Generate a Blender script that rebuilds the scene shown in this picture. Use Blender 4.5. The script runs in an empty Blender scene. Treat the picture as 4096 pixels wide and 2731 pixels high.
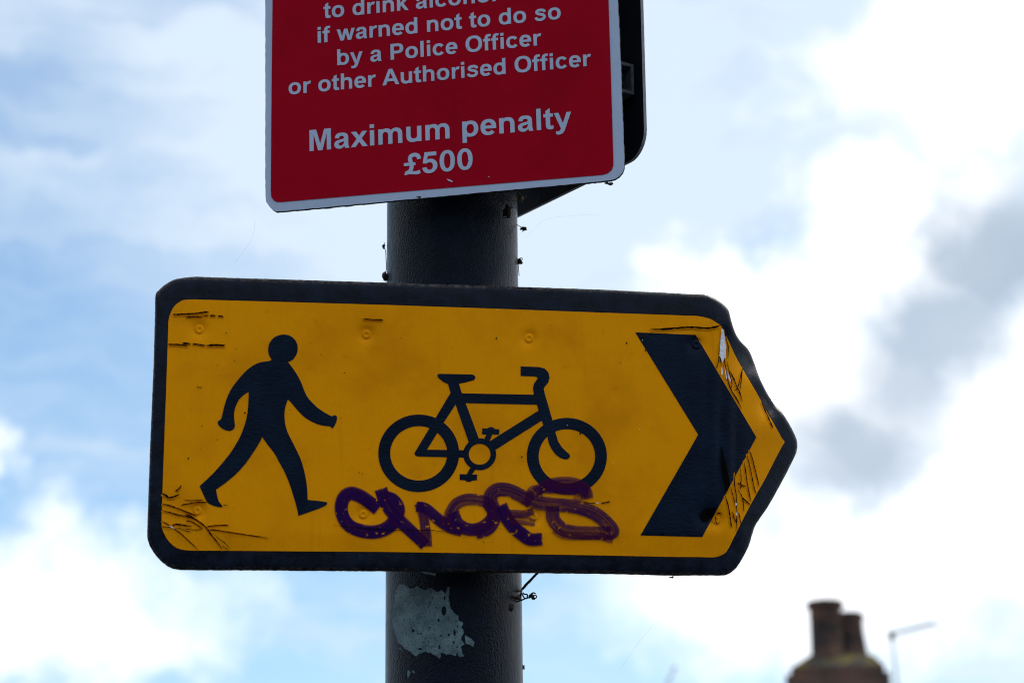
import bpy, bmesh, math, random
import numpy as np
from mathutils import Vector, Matrix
from mathutils.geometry import delaunay_2d_cdt

rng = random.Random(7)
scene = bpy.context.scene
COL = scene.collection
rad = math.radians

# ------------------------------------------------------------------ camera
FP = 85.0 / 36.0 * 4096            # focal length in photo pixels
CAM = Vector((0.0, 0.0, 1.6))
_z = Vector((-373.0, 33300.0, FP)).normalized()     # the plumb direction seen by the lens
PITCH = math.asin(_z.z)
ROLL = math.asin(_z.x / math.cos(PITCH))
F = Vector((0, math.cos(PITCH), math.sin(PITCH)))
U0 = Vector((0, -math.sin(PITCH), math.cos(PITCH)))
R0 = Vector((1, 0, 0))
R = R0 * math.cos(ROLL) + U0 * math.sin(ROLL)
U = U0 * math.cos(ROLL) - R0 * math.sin(ROLL)
cam_data = bpy.data.cameras.new('camera')
cam = bpy.data.objects.new('camera', cam_data)
COL.objects.link(cam)
cam.matrix_world = Matrix((R, U, -F)).transposed().to_4x4()
cam.location = CAM
cam_data.lens = 85.0
cam_data.sensor_width = 36.0
cam_data.clip_start = 0.05
cam_data.clip_end = 5000
cam_data.dof.use_dof = True
cam_data.dof.focus_distance = 2.96
cam_data.dof.aperture_fstop = 5.9
scene.camera = cam

# ------------------------------------------------------------------ light
SUN_AZ, SUN_EL = 50.0, 52.0        # degrees, clockwise from the viewing direction
sun_dir = Vector((math.sin(rad(SUN_AZ)) * math.cos(rad(SUN_EL)),
                  math.cos(rad(SUN_AZ)) * math.cos(rad(SUN_EL)), math.sin(rad(SUN_EL))))
sd = bpy.data.lights.new('sun', 'SUN')
sd.energy = 1.2
sd.angle = rad(14)
sd.color = (1.0, 0.95, 0.88)
sun = bpy.data.objects.new('sun', sd)
COL.objects.link(sun)
sun.location = (3, 6, 12)
sun.rotation_euler = (-sun_dir).to_track_quat('-Z', 'Y').to_euler()

def ray(px, py):
    return (R * (px - 2048.0) + U * (1365.5 - py) + F * FP).normalized()

def azel(px, py):
    d = ray(px, py)
    return math.atan2(d.x, d.y), math.asin(d.z)

world = bpy.data.worlds.new('World')
scene.world = world
world.use_nodes = True
wt = world.node_tree
wt.nodes.clear()

class NT:
    """tiny helper for writing node graphs"""
    def __init__(self, tree):
        self.t = tree
    def n(self, kind, **kw):
        nd = self.t.nodes.new(kind)
        for k, v in kw.items():
            setattr(nd, k, v)
        return nd
    def put(self, sock, val):
        if hasattr(val, 'is_output'):
            self.t.links.new(val, sock)
        elif val is not None:
            if sock.type == 'RGBA' and len(val) == 3:
                val = (*val, 1.0)
            sock.default_value = val
    def m(self, op, a, b=None, c=None, clamp=False):
        nd = self.n('ShaderNodeMath', operation=op, use_clamp=clamp)
        self.put(nd.inputs[0], a)
        if b is not None: self.put(nd.inputs[1], b)
        if c is not None: self.put(nd.inputs[2], c)
        return nd.outputs[0]
    def vm(self, op, a, b=None, out=0):
        nd = self.n('ShaderNodeVectorMath', operation=op)
        self.put(nd.inputs[0], a)
        if b is not None: self.put(nd.inputs[1], b)
        return nd.outputs['Value'] if out == 'v' else nd.outputs[0]
    def noise(self, vec, scale, detail=3.0, rough=0.5, dist=0.0, color=False):
        nd = self.n('ShaderNodeTexNoise')
        if vec is not None: self.put(nd.inputs['Vector'], vec)
        nd.inputs['Scale'].default_value = scale
        nd.inputs['Detail'].default_value = detail
        nd.inputs['Roughness'].default_value = rough
        nd.inputs['Distortion'].default_value = dist
        return nd.outputs['Color'] if color else nd.outputs['Fac']
    def ramp(self, v, a, b, lo=0.0, hi=1.0, smooth=True):
        nd = self.n('ShaderNodeMapRange')
        nd.interpolation_type = 'SMOOTHSTEP' if smooth else 'LINEAR'
        self.put(nd.inputs['Value'], v)
        nd.inputs['From Min'].default_value = a
        nd.inputs['From Max'].default_value = b
        nd.inputs['To Min'].default_value = lo
        nd.inputs['To Max'].default_value = hi
        return nd.outputs[0]
    def mix(self, f, a, b):
        nd = self.n('ShaderNodeMix', data_type='RGBA')
        self.put(nd.inputs['Factor'], f)
        self.put(nd.inputs[6], a)
        self.put(nd.inputs[7], b)
        return nd.outputs[2]
    def scale(self, vec, s):
        nd = self.n('ShaderNodeVectorMath', operation='MULTIPLY')
        self.put(nd.inputs[0], vec)
        nd.inputs[1].default_value = s
        return nd.outputs[0]
    def bump(self, h, strength, dist, normal=None):
        nd = self.n('ShaderNodeBump')
        nd.inputs['Strength'].default_value = strength
        nd.inputs['Distance'].default_value = dist
        self.put(nd.inputs['Height'], h)
        if normal is not None: self.put(nd.inputs['Normal'], normal)
        return nd.outputs[0]

W = NT(wt)
SKY_STRENGTH = 0.115
sky = W.n('ShaderNodeTexSky')
sky.sky_type = 'NISHITA'
sky.sun_disc = False
sky.sun_elevation = rad(SUN_EL)
sky.sun_rotation = rad(SUN_AZ)
sky.air_density = 1.0
sky.dust_density = 0.0
sky.ozone_density = 3.0
tc = W.n('ShaderNodeTexCoord')
dvec = W.vm('NORMALIZE', tc.outputs['Generated'])
sep = W.n('ShaderNodeSeparateXYZ')
W.put(sep.inputs[0], dvec)
az = W.m('ARCTAN2', sep.outputs[0], sep.outputs[1])
el = W.m('ARCSINE', sep.outputs[2])
cmb = W.n('ShaderNodeCombineXYZ')
W.put(cmb.inputs[0], az); W.put(cmb.inputs[1], el)
P = cmb.outputs[0]
# billowing warp of the cloud outlines
wn = W.noise(dvec, 14.0, 5.0, 0.58, color=True)
wn2 = W.noise(dvec, 55.0, 3.0, 0.55, color=True)
warp = W.vm('ADD', W.scale(W.vm('SUBTRACT', wn, (0.5, 0.5, 0.5)), (0.16, 0.11, 0.0)),
            W.scale(W.vm('SUBTRACT', wn2, (0.5, 0.5, 0.5)), (0.034, 0.034, 0.0)))
PW = W.vm('ADD', P, warp)
PS = W.vm('ADD', P, W.scale(warp, (0.22, 0.22, 0.0)))
PG = W.vm('ADD', P, W.scale(warp, (0.5, 0.5, 0.0)))

def blob(cx, cy, rx, ry, inner=0.25, pos=None):
    """soft elliptical cloud mass centred on a photo direction, sizes in photo px"""
    a, e = azel(cx, cy)
    q = W.vm('SUBTRACT', pos or PW, (a, e, 0.0))
    q = W.scale(q, (FP / rx, FP / ry, 0.0))
    return W.ramp(W.vm('LENGTH', q, out='v'), 1.25, inner)

def union(lst):
    out = lst[0]
    for b in lst[1:]:
        out = W.m('MAXIMUM', out, b)
    return out

# angular closeness to the veiled sun: forward scattering in thin cloud
cs = W.vm('DOT_PRODUCT', dvec, tuple(sun_dir), out='v')
glow = W.ramp(cs, 0.46, 0.78)
# thin high veil, drawn out sideways
veil_n = W.noise(W.scale(W.vm('ADD', P, W.scale(warp, (0.5, 0.5, 0.0))), (7.0, 24.0, 1.0)), 1.0, 4.0, 0.55)
veil_b = W.noise(dvec, 3.2, 3.0, 0.5)
veil_f = W.noise(W.scale(W.vm('ADD', P, W.scale(warp, (0.35, 0.35, 0.0))), (16.0, 75.0, 1.0)), 1.0, 4.0, 0.6)
veil = W.m('ADD', W.ramp(veil_n, 0.36, 0.74, 0.06, 0.46), W.ramp(veil_f, 0.36, 0.74, 0.0, 0.20))
veil = W.m('ADD', veil, W.m('MULTIPLY', glow, 0.75))
veil = W.m('ADD', veil, W.m('MULTIPLY', blob(1650, 640, 1350, 900, 0.0, PS), 0.74))
veil = W.m('MINIMUM', veil, 0.9)
# heaped clouds in view
white = union([W.m('MULTIPLY', blob(210, 2440, 560, 310, 0.35), 0.70), W.m('MULTIPLY', blob(30, 1800, 190, 230, 0.1), 0.8), W.m('MULTIPLY', blob(640, 2420, 280, 180, 0.0), 0.4),
               blob(3850, 200, 700, 480), blob(3300, 1500, 720, 500), blob(3750, 900, 540, 360),
               W.m('MULTIPLY', blob(2950, 1130, 400, 220), 0.9), blob(3500, 2300, 1100, 520), blob(4050, 1900, 480, 800)])
def bank(x0, y0, x1, y1, wid, inner, pos):
    """elongated cloud bank between two photo directions"""
    (a0, e0), (a1, e1) = azel(x0, y0), azel(x1, y1)
    L = math.hypot(a1 - a0, e1 - e0); ux, uy = (a1 - a0) / L, (e1 - e0) / L
    q = W.vm('SUBTRACT', pos, ((a0 + a1) / 2, (e0 + e1) / 2, 0.0))
    cb = W.n('ShaderNodeCombineXYZ')
    W.put(cb.inputs[0], W.m('MULTIPLY', W.vm('DOT_PRODUCT', q, (ux, uy, 0.0), out='v'), 2.0 / L))
    W.put(cb.inputs[1], W.m('MULTIPLY', W.vm('DOT_PRODUCT', q, (-uy, ux, 0.0), out='v'), FP / wid))
    return W.ramp(W.vm('LENGTH', cb.outputs[0], out='v'), 1.2, inner)
grey = union([W.m('MULTIPLY', bank(4350, 660, 3230, 1930, 320, 0.25, PG), 0.88), blob(4040, 1010, 380, 330, 0.3, PG), W.m('MULTIPLY', blob(3440, 1760, 380, 280, 0.2, PG), 0.95),
              W.m('MULTIPLY', blob(3100, 2000, 330, 260, 0.0, PG), 0.35),
              W.m('MULTIPLY', blob(3750, 560, 420, 150, 0.0), 0.22), W.m('MULTIPLY', blob(4000, 2600, 300, 260, 0.0), 0.2)])
# the same kind of broken cloud over the rest of the sky
rest_n = W.noise(W.vm('ADD', W.scale(dvec, (1.0, 1.0, 1.9)), (3.7, 1.2, 0.4)), 2.6, 6.0, 0.55)
side = W.m('SUBTRACT', 1.0, W.ramp(W.vm('DOT_PRODUCT', dvec, tuple(F), out='v'), 0.955, 0.98))
rest = W.m('MULTIPLY', W.ramp(rest_n, 0.455, 0.60), side)
rest_g = W.m('MULTIPLY', W.ramp(rest_n, 0.60, 0.76), side)
cloud = W.m('MAXIMUM', white, rest)
greyc = W.m('MULTIPLY', W.m('MAXIMUM', grey, W.m('MULTIPLY', rest_g, 0.6)), 0.92)

sky_col = W.vm('MULTIPLY', sky.outputs[0], (SKY_STRENGTH * 0.84, SKY_STRENGTH * 0.95, SKY_STRENGTH * 0.95))
veil_col = (0.60, 0.69, 0.78)
cl_col = W.mix(glow, (1.0, 1.03, 1.08), (1.12, 1.12, 1.12))
c = W.mix(veil, sky_col, veil_col)
c = W.mix(cloud, c, cl_col)
c = W.mix(greyc, c, (0.33, 0.41, 0.51))
bg = W.n('ShaderNodeBackground')
W.put(bg.inputs['Color'], c)
bg.inputs['Strength'].default_value = 1.0
wo = W.n('ShaderNodeOutputWorld')
wt.links.new(bg.outputs[0], wo.inputs['Surface'])

vs = scene.view_settings
vs.view_transform = 'Standard'
vs.look = 'None'
vs.exposure = 0.42
vs.gamma = 1.0
vs.use_curve_mapping = False
scene.render.film_transparent = False
try:
    scene.cycles.use_denoising = True
    scene.cycles.max_bounces = 6
    scene.cycles.pixel_filter_type = 'BLACKMAN_HARRIS'
    scene.cycles.filter_width = 1.1
    scene.cycles.transparent_max_bounces = 24
except Exception:
    pass

# ------------------------------------------------------------------ materials
def material(name):
    m = bpy.data.materials.new(name)
    m.use_nodes = True
    t = m.node_tree
    t.nodes.clear()
    g = NT(t)
    b = g.n('ShaderNodeBsdfPrincipled')
    o = g.n('ShaderNodeOutputMaterial')
    t.links.new(b.outputs[0], o.inputs['Surface'])
    return m, g, b, o

def obj_co(g):
    return g.n('ShaderNodeTexCoord').outputs['Object']

def simple(name, col, rough=0.6, var=0.15, nscale=60.0, bump=0.0, bscale=300.0, metal=0.0, spec=0.5):
    m, g, b, o = material(name)
    co = obj_co(g)
    n = g.noise(co, nscale, 5.0, 0.6)
    lo = tuple(c * (1 - var) for c in col); hi = tuple(c * (1 + var) for c in col)
    g.put(b.inputs['Base Color'], g.mix(g.ramp(n, 0.3, 0.7), lo, hi))
    g.put(b.inputs['Roughness'], g.ramp(n, 0.3, 0.7, max(0.05, rough - 0.08), min(1, rough + 0.08)))
    b.inputs['Metallic'].default_value = metal
    b.inputs['Specular IOR Level'].default_value = spec
    if bump:
        g.put(b.inputs['Normal'], g.bump(g.noise(co, bscale, 3.0, 0.6), bump, 0.001))
    return m

def mat_post():
    m, g, b, o = material('post_paint')
    co = obj_co(g)
    n1 = g.noise(g.scale(co, (1, 1, 0.8)), 430.0, 2.0, 0.55)
    n2 = g.noise(co, 800.0, 2.0, 0.5)
    n3 = g.noise(co, 22.0, 4.0, 0.6)
    h = g.m('ADD', n1, g.m('MULTIPLY', n2, 0.45))
    g.put(b.inputs['Normal'], g.bump(h, 1.0, 0.0019))
    g.put(b.inputs['Base Color'], g.mix(g.ramp(n3, 0.35, 0.7), (0.001, 0.004, 0.012), (0.003, 0.010, 0.026)))
    g.put(b.inputs['Roughness'], g.ramp(n3, 0.3, 0.7, 0.15, 0.26))
    b.inputs['Specular IOR Level'].default_value = 0.10
    return m

def mat_border():
    m, g, b, o = material('border_paint')
    co = obj_co(g)
    n1 = g.noise(co, 45.0, 5.0, 0.65)
    n2 = g.noise(g.scale(co, (4.0, 0.8, 1.0)), 90.0, 4.0, 0.6)
    n3 = g.noise(co, 420.0, 3.0, 0.6)
    base = g.mix(g.ramp(n1, 0.35, 0.7), (0.003, 0.006, 0.013), (0.008, 0.016, 0.034))
    base = g.mix(g.ramp(n2, 0.62, 0.78, 0.0, 0.5), base, (0.02, 0.05, 0.10))  # bluish streaks paint the sky's sheen into the border colour
    rust = g.ramp(g.noise(co, 130.0, 4.0, 0.7), 0.66, 0.74, 0.0, 0.5)
    base = g.mix(rust, base, (0.045, 0.022, 0.018))
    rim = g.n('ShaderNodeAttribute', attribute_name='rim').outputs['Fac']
    wear_glint = g.m('MULTIPLY', g.ramp(rim, 0.80, 0.97), g.ramp(g.noise(co, 240.0, 4.0, 0.7), 0.42, 0.62))
    base = g.mix(wear_glint, base, (0.085, 0.070, 0.062))  # worn outer rim; its paler tone also paints in the edge highlights
    g.put(b.inputs['Base Color'], base)
    g.put(b.inputs['Roughness'], g.ramp(n1, 0.3, 0.75, 0.26, 0.50))
    g.put(b.inputs['Normal'], g.bump(g.m('ADD', n3, g.m('MULTIPLY', n1, 1.5)), 0.35, 0.0012))
    b.inputs['Specular IOR Level'].default_value = 0.12
    return m

def mat_film(name, col, dirt, rough=0.38, dirt_amt=0.35, grain=0.06):
    m, g, b, o = material(name)
    co = obj_co(g)
    n1 = g.noise(co, 9.0, 5.0, 0.6)
    n2 = g.noise(co, 70.0, 4.0, 0.65)
    n3 = g.noise(co, 480.0, 2.0, 0.6)
    lo = tuple(c * (1 - grain) for c in col); hi = tuple(min(1, c * (1 + grain)) for c in col)
    base = g.mix(n3, lo, hi)
    base = g.mix(g.ramp(n1, 0.42, 0.72, 0.0, dirt_amt), base, dirt)
    base = g.mix(g.ramp(n2, 0.62, 0.75, 0.0, dirt_amt * 0.7), base, dirt)
    run = g.noise(g.scale(co, (60.0, 3.0, 1.0)), 1.0, 4.0, 0.6)
    base = g.mix(g.ramp(run, 0.58, 0.75, 0.0, dirt_amt * 0.5), base, dirt)
    g.put(b.inputs['Base Color'], base)
    g.put(b.inputs['Roughness'], g.ramp(n2, 0.3, 0.7, rough - 0.06, rough + 0.1))
    g.put(b.inputs['Normal'], g.bump(g.m('ADD', n2, g.m('MULTIPLY', n3, 0.25)), 0.12, 0.0008))
    b.inputs['Specular IOR Level'].default_value = 0.03
    return m

def mat_symbol():
    m, g, b, o = material('black_film')
    co = obj_co(g)
    n1 = g.noise(co, 14.0, 4.0, 0.6)
    n2 = g.noise(g.scale(co, (1.0, 2.2, 1.0)), 150.0, 3.0, 0.55)
    g.put(b.inputs['Base Color'], g.mix(g.ramp(n1, 0.35, 0.7), (0.002, 0.008, 0.022), (0.004, 0.014, 0.034)))
    g.put(b.inputs['Roughness'], g.ramp(n1, 0.3, 0.7, 0.28, 0.42))
    g.put(b.inputs['Normal'], g.bump(n2, 0.45, 0.0016))
    b.inputs['Specular IOR Level'].default_value = 0.07
    return m

def mat_graffiti():
    m, g, b, o = material('purple_marker')
    uv = g.n('ShaderNodeUVMap', uv_map='stroke')
    dn = g.n('ShaderNodeUVMap', uv_map='load')
    s1 = g.n('ShaderNodeSeparateXYZ'); g.put(s1.inputs[0], uv.outputs[0])
    s2 = g.n('ShaderNodeSeparateXYZ'); g.put(s2.inputs[0], dn.outputs[0])
    u, v = s1.outputs[0], s1.outputs[1]          # u metres along, v across 0..1
    dens, seed = s2.outputs[0], s2.outputs[1]
    cmb = g.n('ShaderNodeCombineXYZ')
    g.put(cmb.inputs[0], g.m('MULTIPLY', u, 16.0)); g.put(cmb.inputs[1], g.m('MULTIPLY', v, 15.0)); g.put(cmb.inputs[2], g.m('MULTIPLY', seed, 37.0))
    streak = g.noise(cmb.outputs[0], 1.0, 5.0, 0.65)
    co = obj_co(g)
    fine = g.noise(co, 520.0, 4.0, 0.65)
    blot = g.noise(co, 150.0, 2.0, 0.5)
    s3 = g.n('ShaderNodeSeparateXYZ'); g.put(s3.inputs[0], g.n('ShaderNodeUVMap', uv_map='ends').outputs[0])
    edge = g.m('SUBTRACT', 1.0, g.m('ABSOLUTE', g.m('SUBTRACT', g.m('MULTIPLY', v, 2.0), 1.0)))   # 1 centre, 0 rim
    edge = g.m('MINIMUM', edge, s3.outputs[0])
    cover = g.m('ADD', g.m('MULTIPLY', streak, 1.35), g.m('SUBTRACT', g.m('MULTIPLY', dens, 0.62), 0.17))
    cover = g.m('ADD', cover, g.ramp(edge, 0.0, 0.42, -0.95, 0.0))
    cover = g.m('ADD', cover, g.m('MULTIPLY', g.m('SUBTRACT', fine, 0.5), 0.28))
    alpha = g.ramp(cover, 0.42, 0.72)
    hole = g.ramp(g.m('ADD', blot, g.m('MULTIPLY', g.m('SUBTRACT', fine, 0.5), 0.25)), 0.665, 0.69)
    alpha = g.m('MULTIPLY', alpha, g.m('SUBTRACT', 1.0, hole))
    thick = g.ramp(cover, 0.55, 1.15)
    col = g.mix(thick, (0.085, 0.006, 0.045), (0.016, 0.001, 0.075))
    g.put(b.inputs['Base Color'], col)
    b.inputs['Roughness'].default_value = 0.5
    b.inputs['Specular IOR Level'].default_value = 0.04
    g.put(b.inputs['Alpha'], g.m('MULTIPLY', alpha, g.ramp(thick, 0.0, 1.0, 0.62, 0.94)))
    return m

def mat_bare():
    m, g, b, o = material('bare_undercoat')
    co = obj_co(g)
    n1 = g.noise(co, 50.0, 5.0, 0.65)
    n2 = g.noise(co, 420.0, 3.0, 0.65)
    base = g.mix(g.ramp(n1, 0.3, 0.7), (0.06, 0.115, 0.135), (0.16, 0.25, 0.28))
    base = g.mix(g.ramp(n2, 0.52, 0.66, 0.0, 0.75), base, (0.02, 0.04, 0.05))
    g.put(b.inputs['Base Color'], base)
    b.inputs['Roughness'].default_value = 0.8
    g.put(b.inputs['Normal'], g.bump(n2, 0.4, 0.001))
    return m

def mat_brick():
    m, g, b, o = material('sooty_brick')
    co = obj_co(g)
    br = g.n('ShaderNodeTexBrick')
    g.put(br.inputs['Vector'], g.vm('ADD', co, (0.0, 0.0, 0.0)))
    mp = g.n('ShaderNodeMapping'); g.put(mp.inputs[0], co); mp.inputs['Rotation'].default_value = (rad(90), 0, 0)
    g.put(br.inputs['Vector'], mp.outputs[0])
    br.inputs['Scale'].default_value = 1.0
    br.inputs['Brick Width'].default_value = 0.225
    br.inputs['Row Height'].default_value = 0.075
    br.inputs['Mortar Size'].default_value = 0.006
    br.inputs['Color1'].default_value = (0.20, 0.085, 0.05, 1)
    br.inputs['Color2'].default_value = (0.12, 0.06, 0.04, 1)
    br.inputs['Mortar'].default_value = (0.16, 0.14, 0.12, 1)
    soot = g.ramp(g.noise(co, 3.0, 4.0, 0.6), 0.35, 0.65, 0.2, 0.75)
    g.put(b.inputs['Base Color'], g.mix(soot, br.outputs[0], (0.03, 0.026, 0.024)))
    b.inputs['Roughness'].default_value = 0.9
    return m

def mat_lichen():
    m, g, b, o = material('mortar_with_lichen')
    co = obj_co(g)
    n = g.noise(co, 7.0, 5.0, 0.65)
    base = g.mix(g.noise(co, 30.0, 4.0), (0.028, 0.025, 0.022), (0.06, 0.05, 0.042))
    g.put(b.inputs['Base Color'], g.mix(g.ramp(n, 0.46, 0.56), base, (0.16, 0.12, 0.015)))
    b.inputs['Roughness'].default_value = 0.95
    return m

def mat_ground():
    m, g, b, o = material('worn_asphalt')
    co = obj_co(g)
    n = g.noise(co, 0.6, 6.0, 0.6)
    s = g.noise(co, 60.0, 4.0, 0.7)
    base = g.mix(g.ramp(n, 0.3, 0.7), (0.040, 0.040, 0.042), (0.068, 0.066, 0.064))
    g.put(b.inputs['Base Color'], g.mix(g.ramp(s, 0.5, 0.7, 0.0, 0.5), base, (0.10, 0.10, 0.095)))
    b.inputs['Roughness'].default_value = 0.9
    g.put(b.inputs['Normal'], g.bump(s, 0.5, 0.004))
    return m

def mat_clay():
    m, g, b, o = material('sooty_clay')
    co = obj_co(g)
    n = g.noise(co, 4.5, 5.0, 0.6); n2 = g.noise(g.scale(co, (1, 1, 4)), 6.0, 4.0, 0.6)
    base = g.mix(g.ramp(n, 0.38, 0.62), (0.040, 0.034, 0.033), (0.165, 0.088, 0.060))
    g.put(b.inputs['Base Color'], g.mix(g.ramp(n2, 0.45, 0.65, 0.0, 0.6), base, (0.05, 0.042, 0.04)))
    b.inputs['Roughness'].default_value = 0.9
    b.inputs['Specular IOR Level'].default_value = 0.2
    return m

M = {
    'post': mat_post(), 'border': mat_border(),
    'yellow': mat_film('yellow_film', (0.93, 0.355, 0.001), (0.48, 0.155, 0.002), 0.42, 0.38, 0.10),
    'white': mat_film('white_film', (0.45, 0.56, 0.74), (0.33, 0.42, 0.55), 0.45, 0.25, 0.10),
    'red': mat_film('red_film', (0.38, 0.001, 0.014), (0.25, 0.001, 0.012), 0.36, 0.45),
    'symbol': mat_symbol(), 'graffiti': mat_graffiti(), 'bare': mat_bare(),
    'crack': simple('open_crack', (0.003, 0.002, 0.0015), 0.9, spec=0.05),
    'silver': simple('bare_aluminium', (0.72, 0.76, 0.80), 0.45, 0.2, 400, metal=0.2),
    'alu': simple('weathered_aluminium', (0.30, 0.31, 0.33), 0.55, 0.3, 120, 0.3, 500, metal=0.3),
    'plate': simple('dark_grey_plate', (0.007, 0.011, 0.018), 0.7, 0.25, 25, 0.15, 200, spec=0.06),
    'plate_edge': simple('grey_plate_edge', (0.20, 0.21, 0.23), 0.55, 0.25, 160, 0.3, 500),
    'dull': simple('dull_grey_metal', (0.085, 0.095, 0.11), 0.7, 0.3, 120, spec=0.1),
    'grime': simple('dark_grime', (0.018, 0.016, 0.014), 0.9, 0.4, 300, 0.5, 600),
    'twig': simple('dry_brown_stem', (0.022, 0.014, 0.009), 0.85, 0.4, 500, 0.5, 900),
    'husk': simple('pale_husk', (0.20, 0.14, 0.08), 0.8, 0.4, 400),
    'web': simple('cobweb_silk', (0.10, 0.10, 0.11), 0.6),
    'clay': mat_clay(),
    'brick': mat_brick(), 'lichen': mat_lichen(), 'ground': mat_ground(),
    'slate': simple('roof_slate', (0.06, 0.065, 0.075), 0.7, 0.3, 5),
    'frame': simple('painted_frame', (0.7, 0.7, 0.68), 0.5, 0.05),
    'door': simple('painted_door', (0.05, 0.10, 0.12), 0.4, 0.1),
    'steel': simple('galvanised_steel', (0.35, 0.36, 0.37), 0.45, 0.2, 90, metal=0.6),
    'plastic': simple('dark_plastic', (0.03, 0.03, 0.035), 0.5),
}
def mat_glass():
    m, g, b, o = material('window_glass')
    b.inputs['Base Color'].default_value = (0.03, 0.035, 0.04, 1)
    g.put(b.inputs['Roughness'], g.ramp(g.noise(obj_co(g), 2.0), 0.3, 0.7, 0.04, 0.1))
    return m
M['glass'] = mat_glass()

# ------------------------------------------------------------------ mesh helpers
def link(o, parent=None):
    COL.objects.link(o)
    if parent is not None:
        o.parent = parent
    return o

def mesh_obj(name, verts, faces, mat, parent=None, smooth=False):
    me = bpy.data.meshes.new(name)
    me.from_pydata([tuple(v) for v in verts], [], [tuple(f) for f in faces])
    me.materials.append(mat)
    if smooth:
        for p in me.polygons:
            p.use_smooth = True
    me.update()
    return link(bpy.data.objects.new(name, me), parent)

def thing(name, label, cat, mat4=None, group=None):
    o = bpy.data.objects.new(name, None)
    COL.objects.link(o)
    o.empty_display_size = 0.05
    if mat4 is not None:
        o.matrix_world = mat4
    return tag(o, label, cat, group)

def tag(o, label, cat, group=None):
    o['label'] = label
    o['category'] = cat
    if group:
        o['group'] = group
    return o

def structure(o):
    o['kind'] = 'structure'
    return o

class MB:
    def __init__(self):
        self.v, self.f = [], []
    def add(self, v, f):
        k = len(self.v)
        self.v += [tuple(p) for p in v]
        self.f += [tuple(i + k for i in q) for q in f]
        return self
    def box(self, x0, x1, y0, y1, z0, z1):
        v = [(x, y, z) for z in (z0, z1) for y in (y0, y1) for x in (x0, x1)]
        return self.add(v, [(0, 2, 3, 1), (4, 5, 7, 6), (0, 1, 5, 4), (2, 6, 7, 3), (0, 4, 6, 2), (1, 3, 7, 5)])
    def lathe(self, prof, n=32, c=(0, 0), cap=True):
        """prof: (radius, z) from bottom to top"""
        v, f = [], []
        for r, z in prof:
            for i in range(n):
                a = 2 * math.pi * i / n
                v.append((c[0] + r * math.cos(a), c[1] + r * math.sin(a), z))
        for j in range(len(prof) - 1):
            for i in range(n):
                f.append((j * n + i, j * n + (i + 1) % n, (j + 1) * n + (i + 1) % n, (j + 1) * n + i))
        if cap:
            f.append(tuple(range(n))[::-1])
            f.append(tuple((len(prof) - 1) * n + i for i in range(n)))
        return self.add(v, f)
    def tube(self, pts, radii, n=8, jitter=0.0):
        pts = [Vector(p) for p in pts]
        v, f = [], []
        up = Vector((0.3, 0.2, 1)).normalized()
        for i, p in enumerate(pts):
            d = (pts[min(i + 1, len(pts) - 1)] - pts[max(i - 1, 0)]).normalized()
            a = d.cross(up)
            if a.length < 1e-4: a = d.cross(Vector((1, 0, 0)))
            a.normalize(); b = d.cross(a)
            r = radii[i] if hasattr(radii, '__len__') else radii
            for k in range(n):
                t = 2 * math.pi * k / n
                rr = r * (1 + jitter * (rng.random() - 0.5) * 2)
                v.append(p + a * (rr * math.cos(t)) + b * (rr * math.sin(t)))
        for i in range(len(pts) - 1):
            for k in range(n):
                f.append((i * n + k, i * n + (k + 1) % n, (i + 1) * n + (k + 1) % n, (i + 1) * n + k))
        f.append(tuple(range(n))[::-1]); f.append(tuple((len(pts) - 1) * n + k for k in range(n)))
        return self.add(v, f)
    def lump(self, c, r, seed=0, stretch=(1, 1, 1), rough=0.35):
        bm = bmesh.new()
        bmesh.ops.create_icosphere(bm, subdivisions=2, radius=1.0)
        rr = random.Random(seed)
        ph = [Vector((rr.uniform(-3, 3), rr.uniform(-3, 3), rr.uniform(-3, 3))) for _ in range(4)]
        v = []
        for q in bm.verts:
            d = q.co.normalized()
            s = 1 + rough * sum(math.sin(3.1 * d.dot(p)) for p in ph) / 2 + rr.uniform(-.12, .12)
            v.append(Vector(c) + Vector((d.x * stretch[0], d.y * stretch[1], d.z * stretch[2])) * (r * s))
        f = [[x.index for x in fc.verts] for fc in bm.faces]
        bm.free()
        return self.add(v, f)
    def build(self, name, mat, parent=None, smooth=False):
        return mesh_obj(name, self.v, self.f, mat, parent, smooth)

def crom(pts, n=6, closed=False):
    """Catmull-Rom through 2-D/3-D points"""
    P_ = [np.array(p, float) for p in pts]
    out = []
    L = len(P_)
    rng_ = range(L) if closed else range(L - 1)
    for i in rng_:
        if closed:
            a, b, c_, d = P_[(i - 1) % L], P_[i], P_[(i + 1) % L], P_[(i + 2) % L]
        else:
            a, b, c_, d = P_[max(i - 1, 0)], P_[i], P_[i + 1], P_[min(i + 2, L - 1)]
        for k in range(n):
            t = k / n
            out.append(0.5 * ((2 * b) + (-a + c_) * t + (2 * a - 5 * b + 4 * c_ - d) * t * t + (-a + 3 * b - 3 * c_ + d) * t ** 3))
    if not closed:
        out.append(P_[-1])
    return out

def corners(runs, n=5):
    """closed outline from smooth runs that meet at sharp corners"""
    out = []
    for r in runs:
        out += crom(r, n)[:-1]
    return [tuple(p) for p in out]

def inside(poly, pts):
    poly = np.asarray(poly, float); pts = np.asarray(pts, float)
    x, y = pts[:, 0], pts[:, 1]
    res = np.zeros(len(pts), bool)
    x0, y0 = poly[:, 0], poly[:, 1]
    x1, y1 = np.roll(x0, -1), np.roll(y0, -1)
    for a, b, c_, d in zip(x0, y0, x1, y1):
        if b == d: continue
        cond = (b > y) != (d > y)
        res ^= cond & (x < (c_ - a) * (y - b) / (d - b) + a)
    return res

def region_test(shapes, pts):
    res = np.zeros(len(pts), bool)
    for outer, holes in shapes:
        r = inside(outer, pts)
        for h in holes:
            r &= ~inside(h, pts)
        res |= r
    return res

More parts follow.
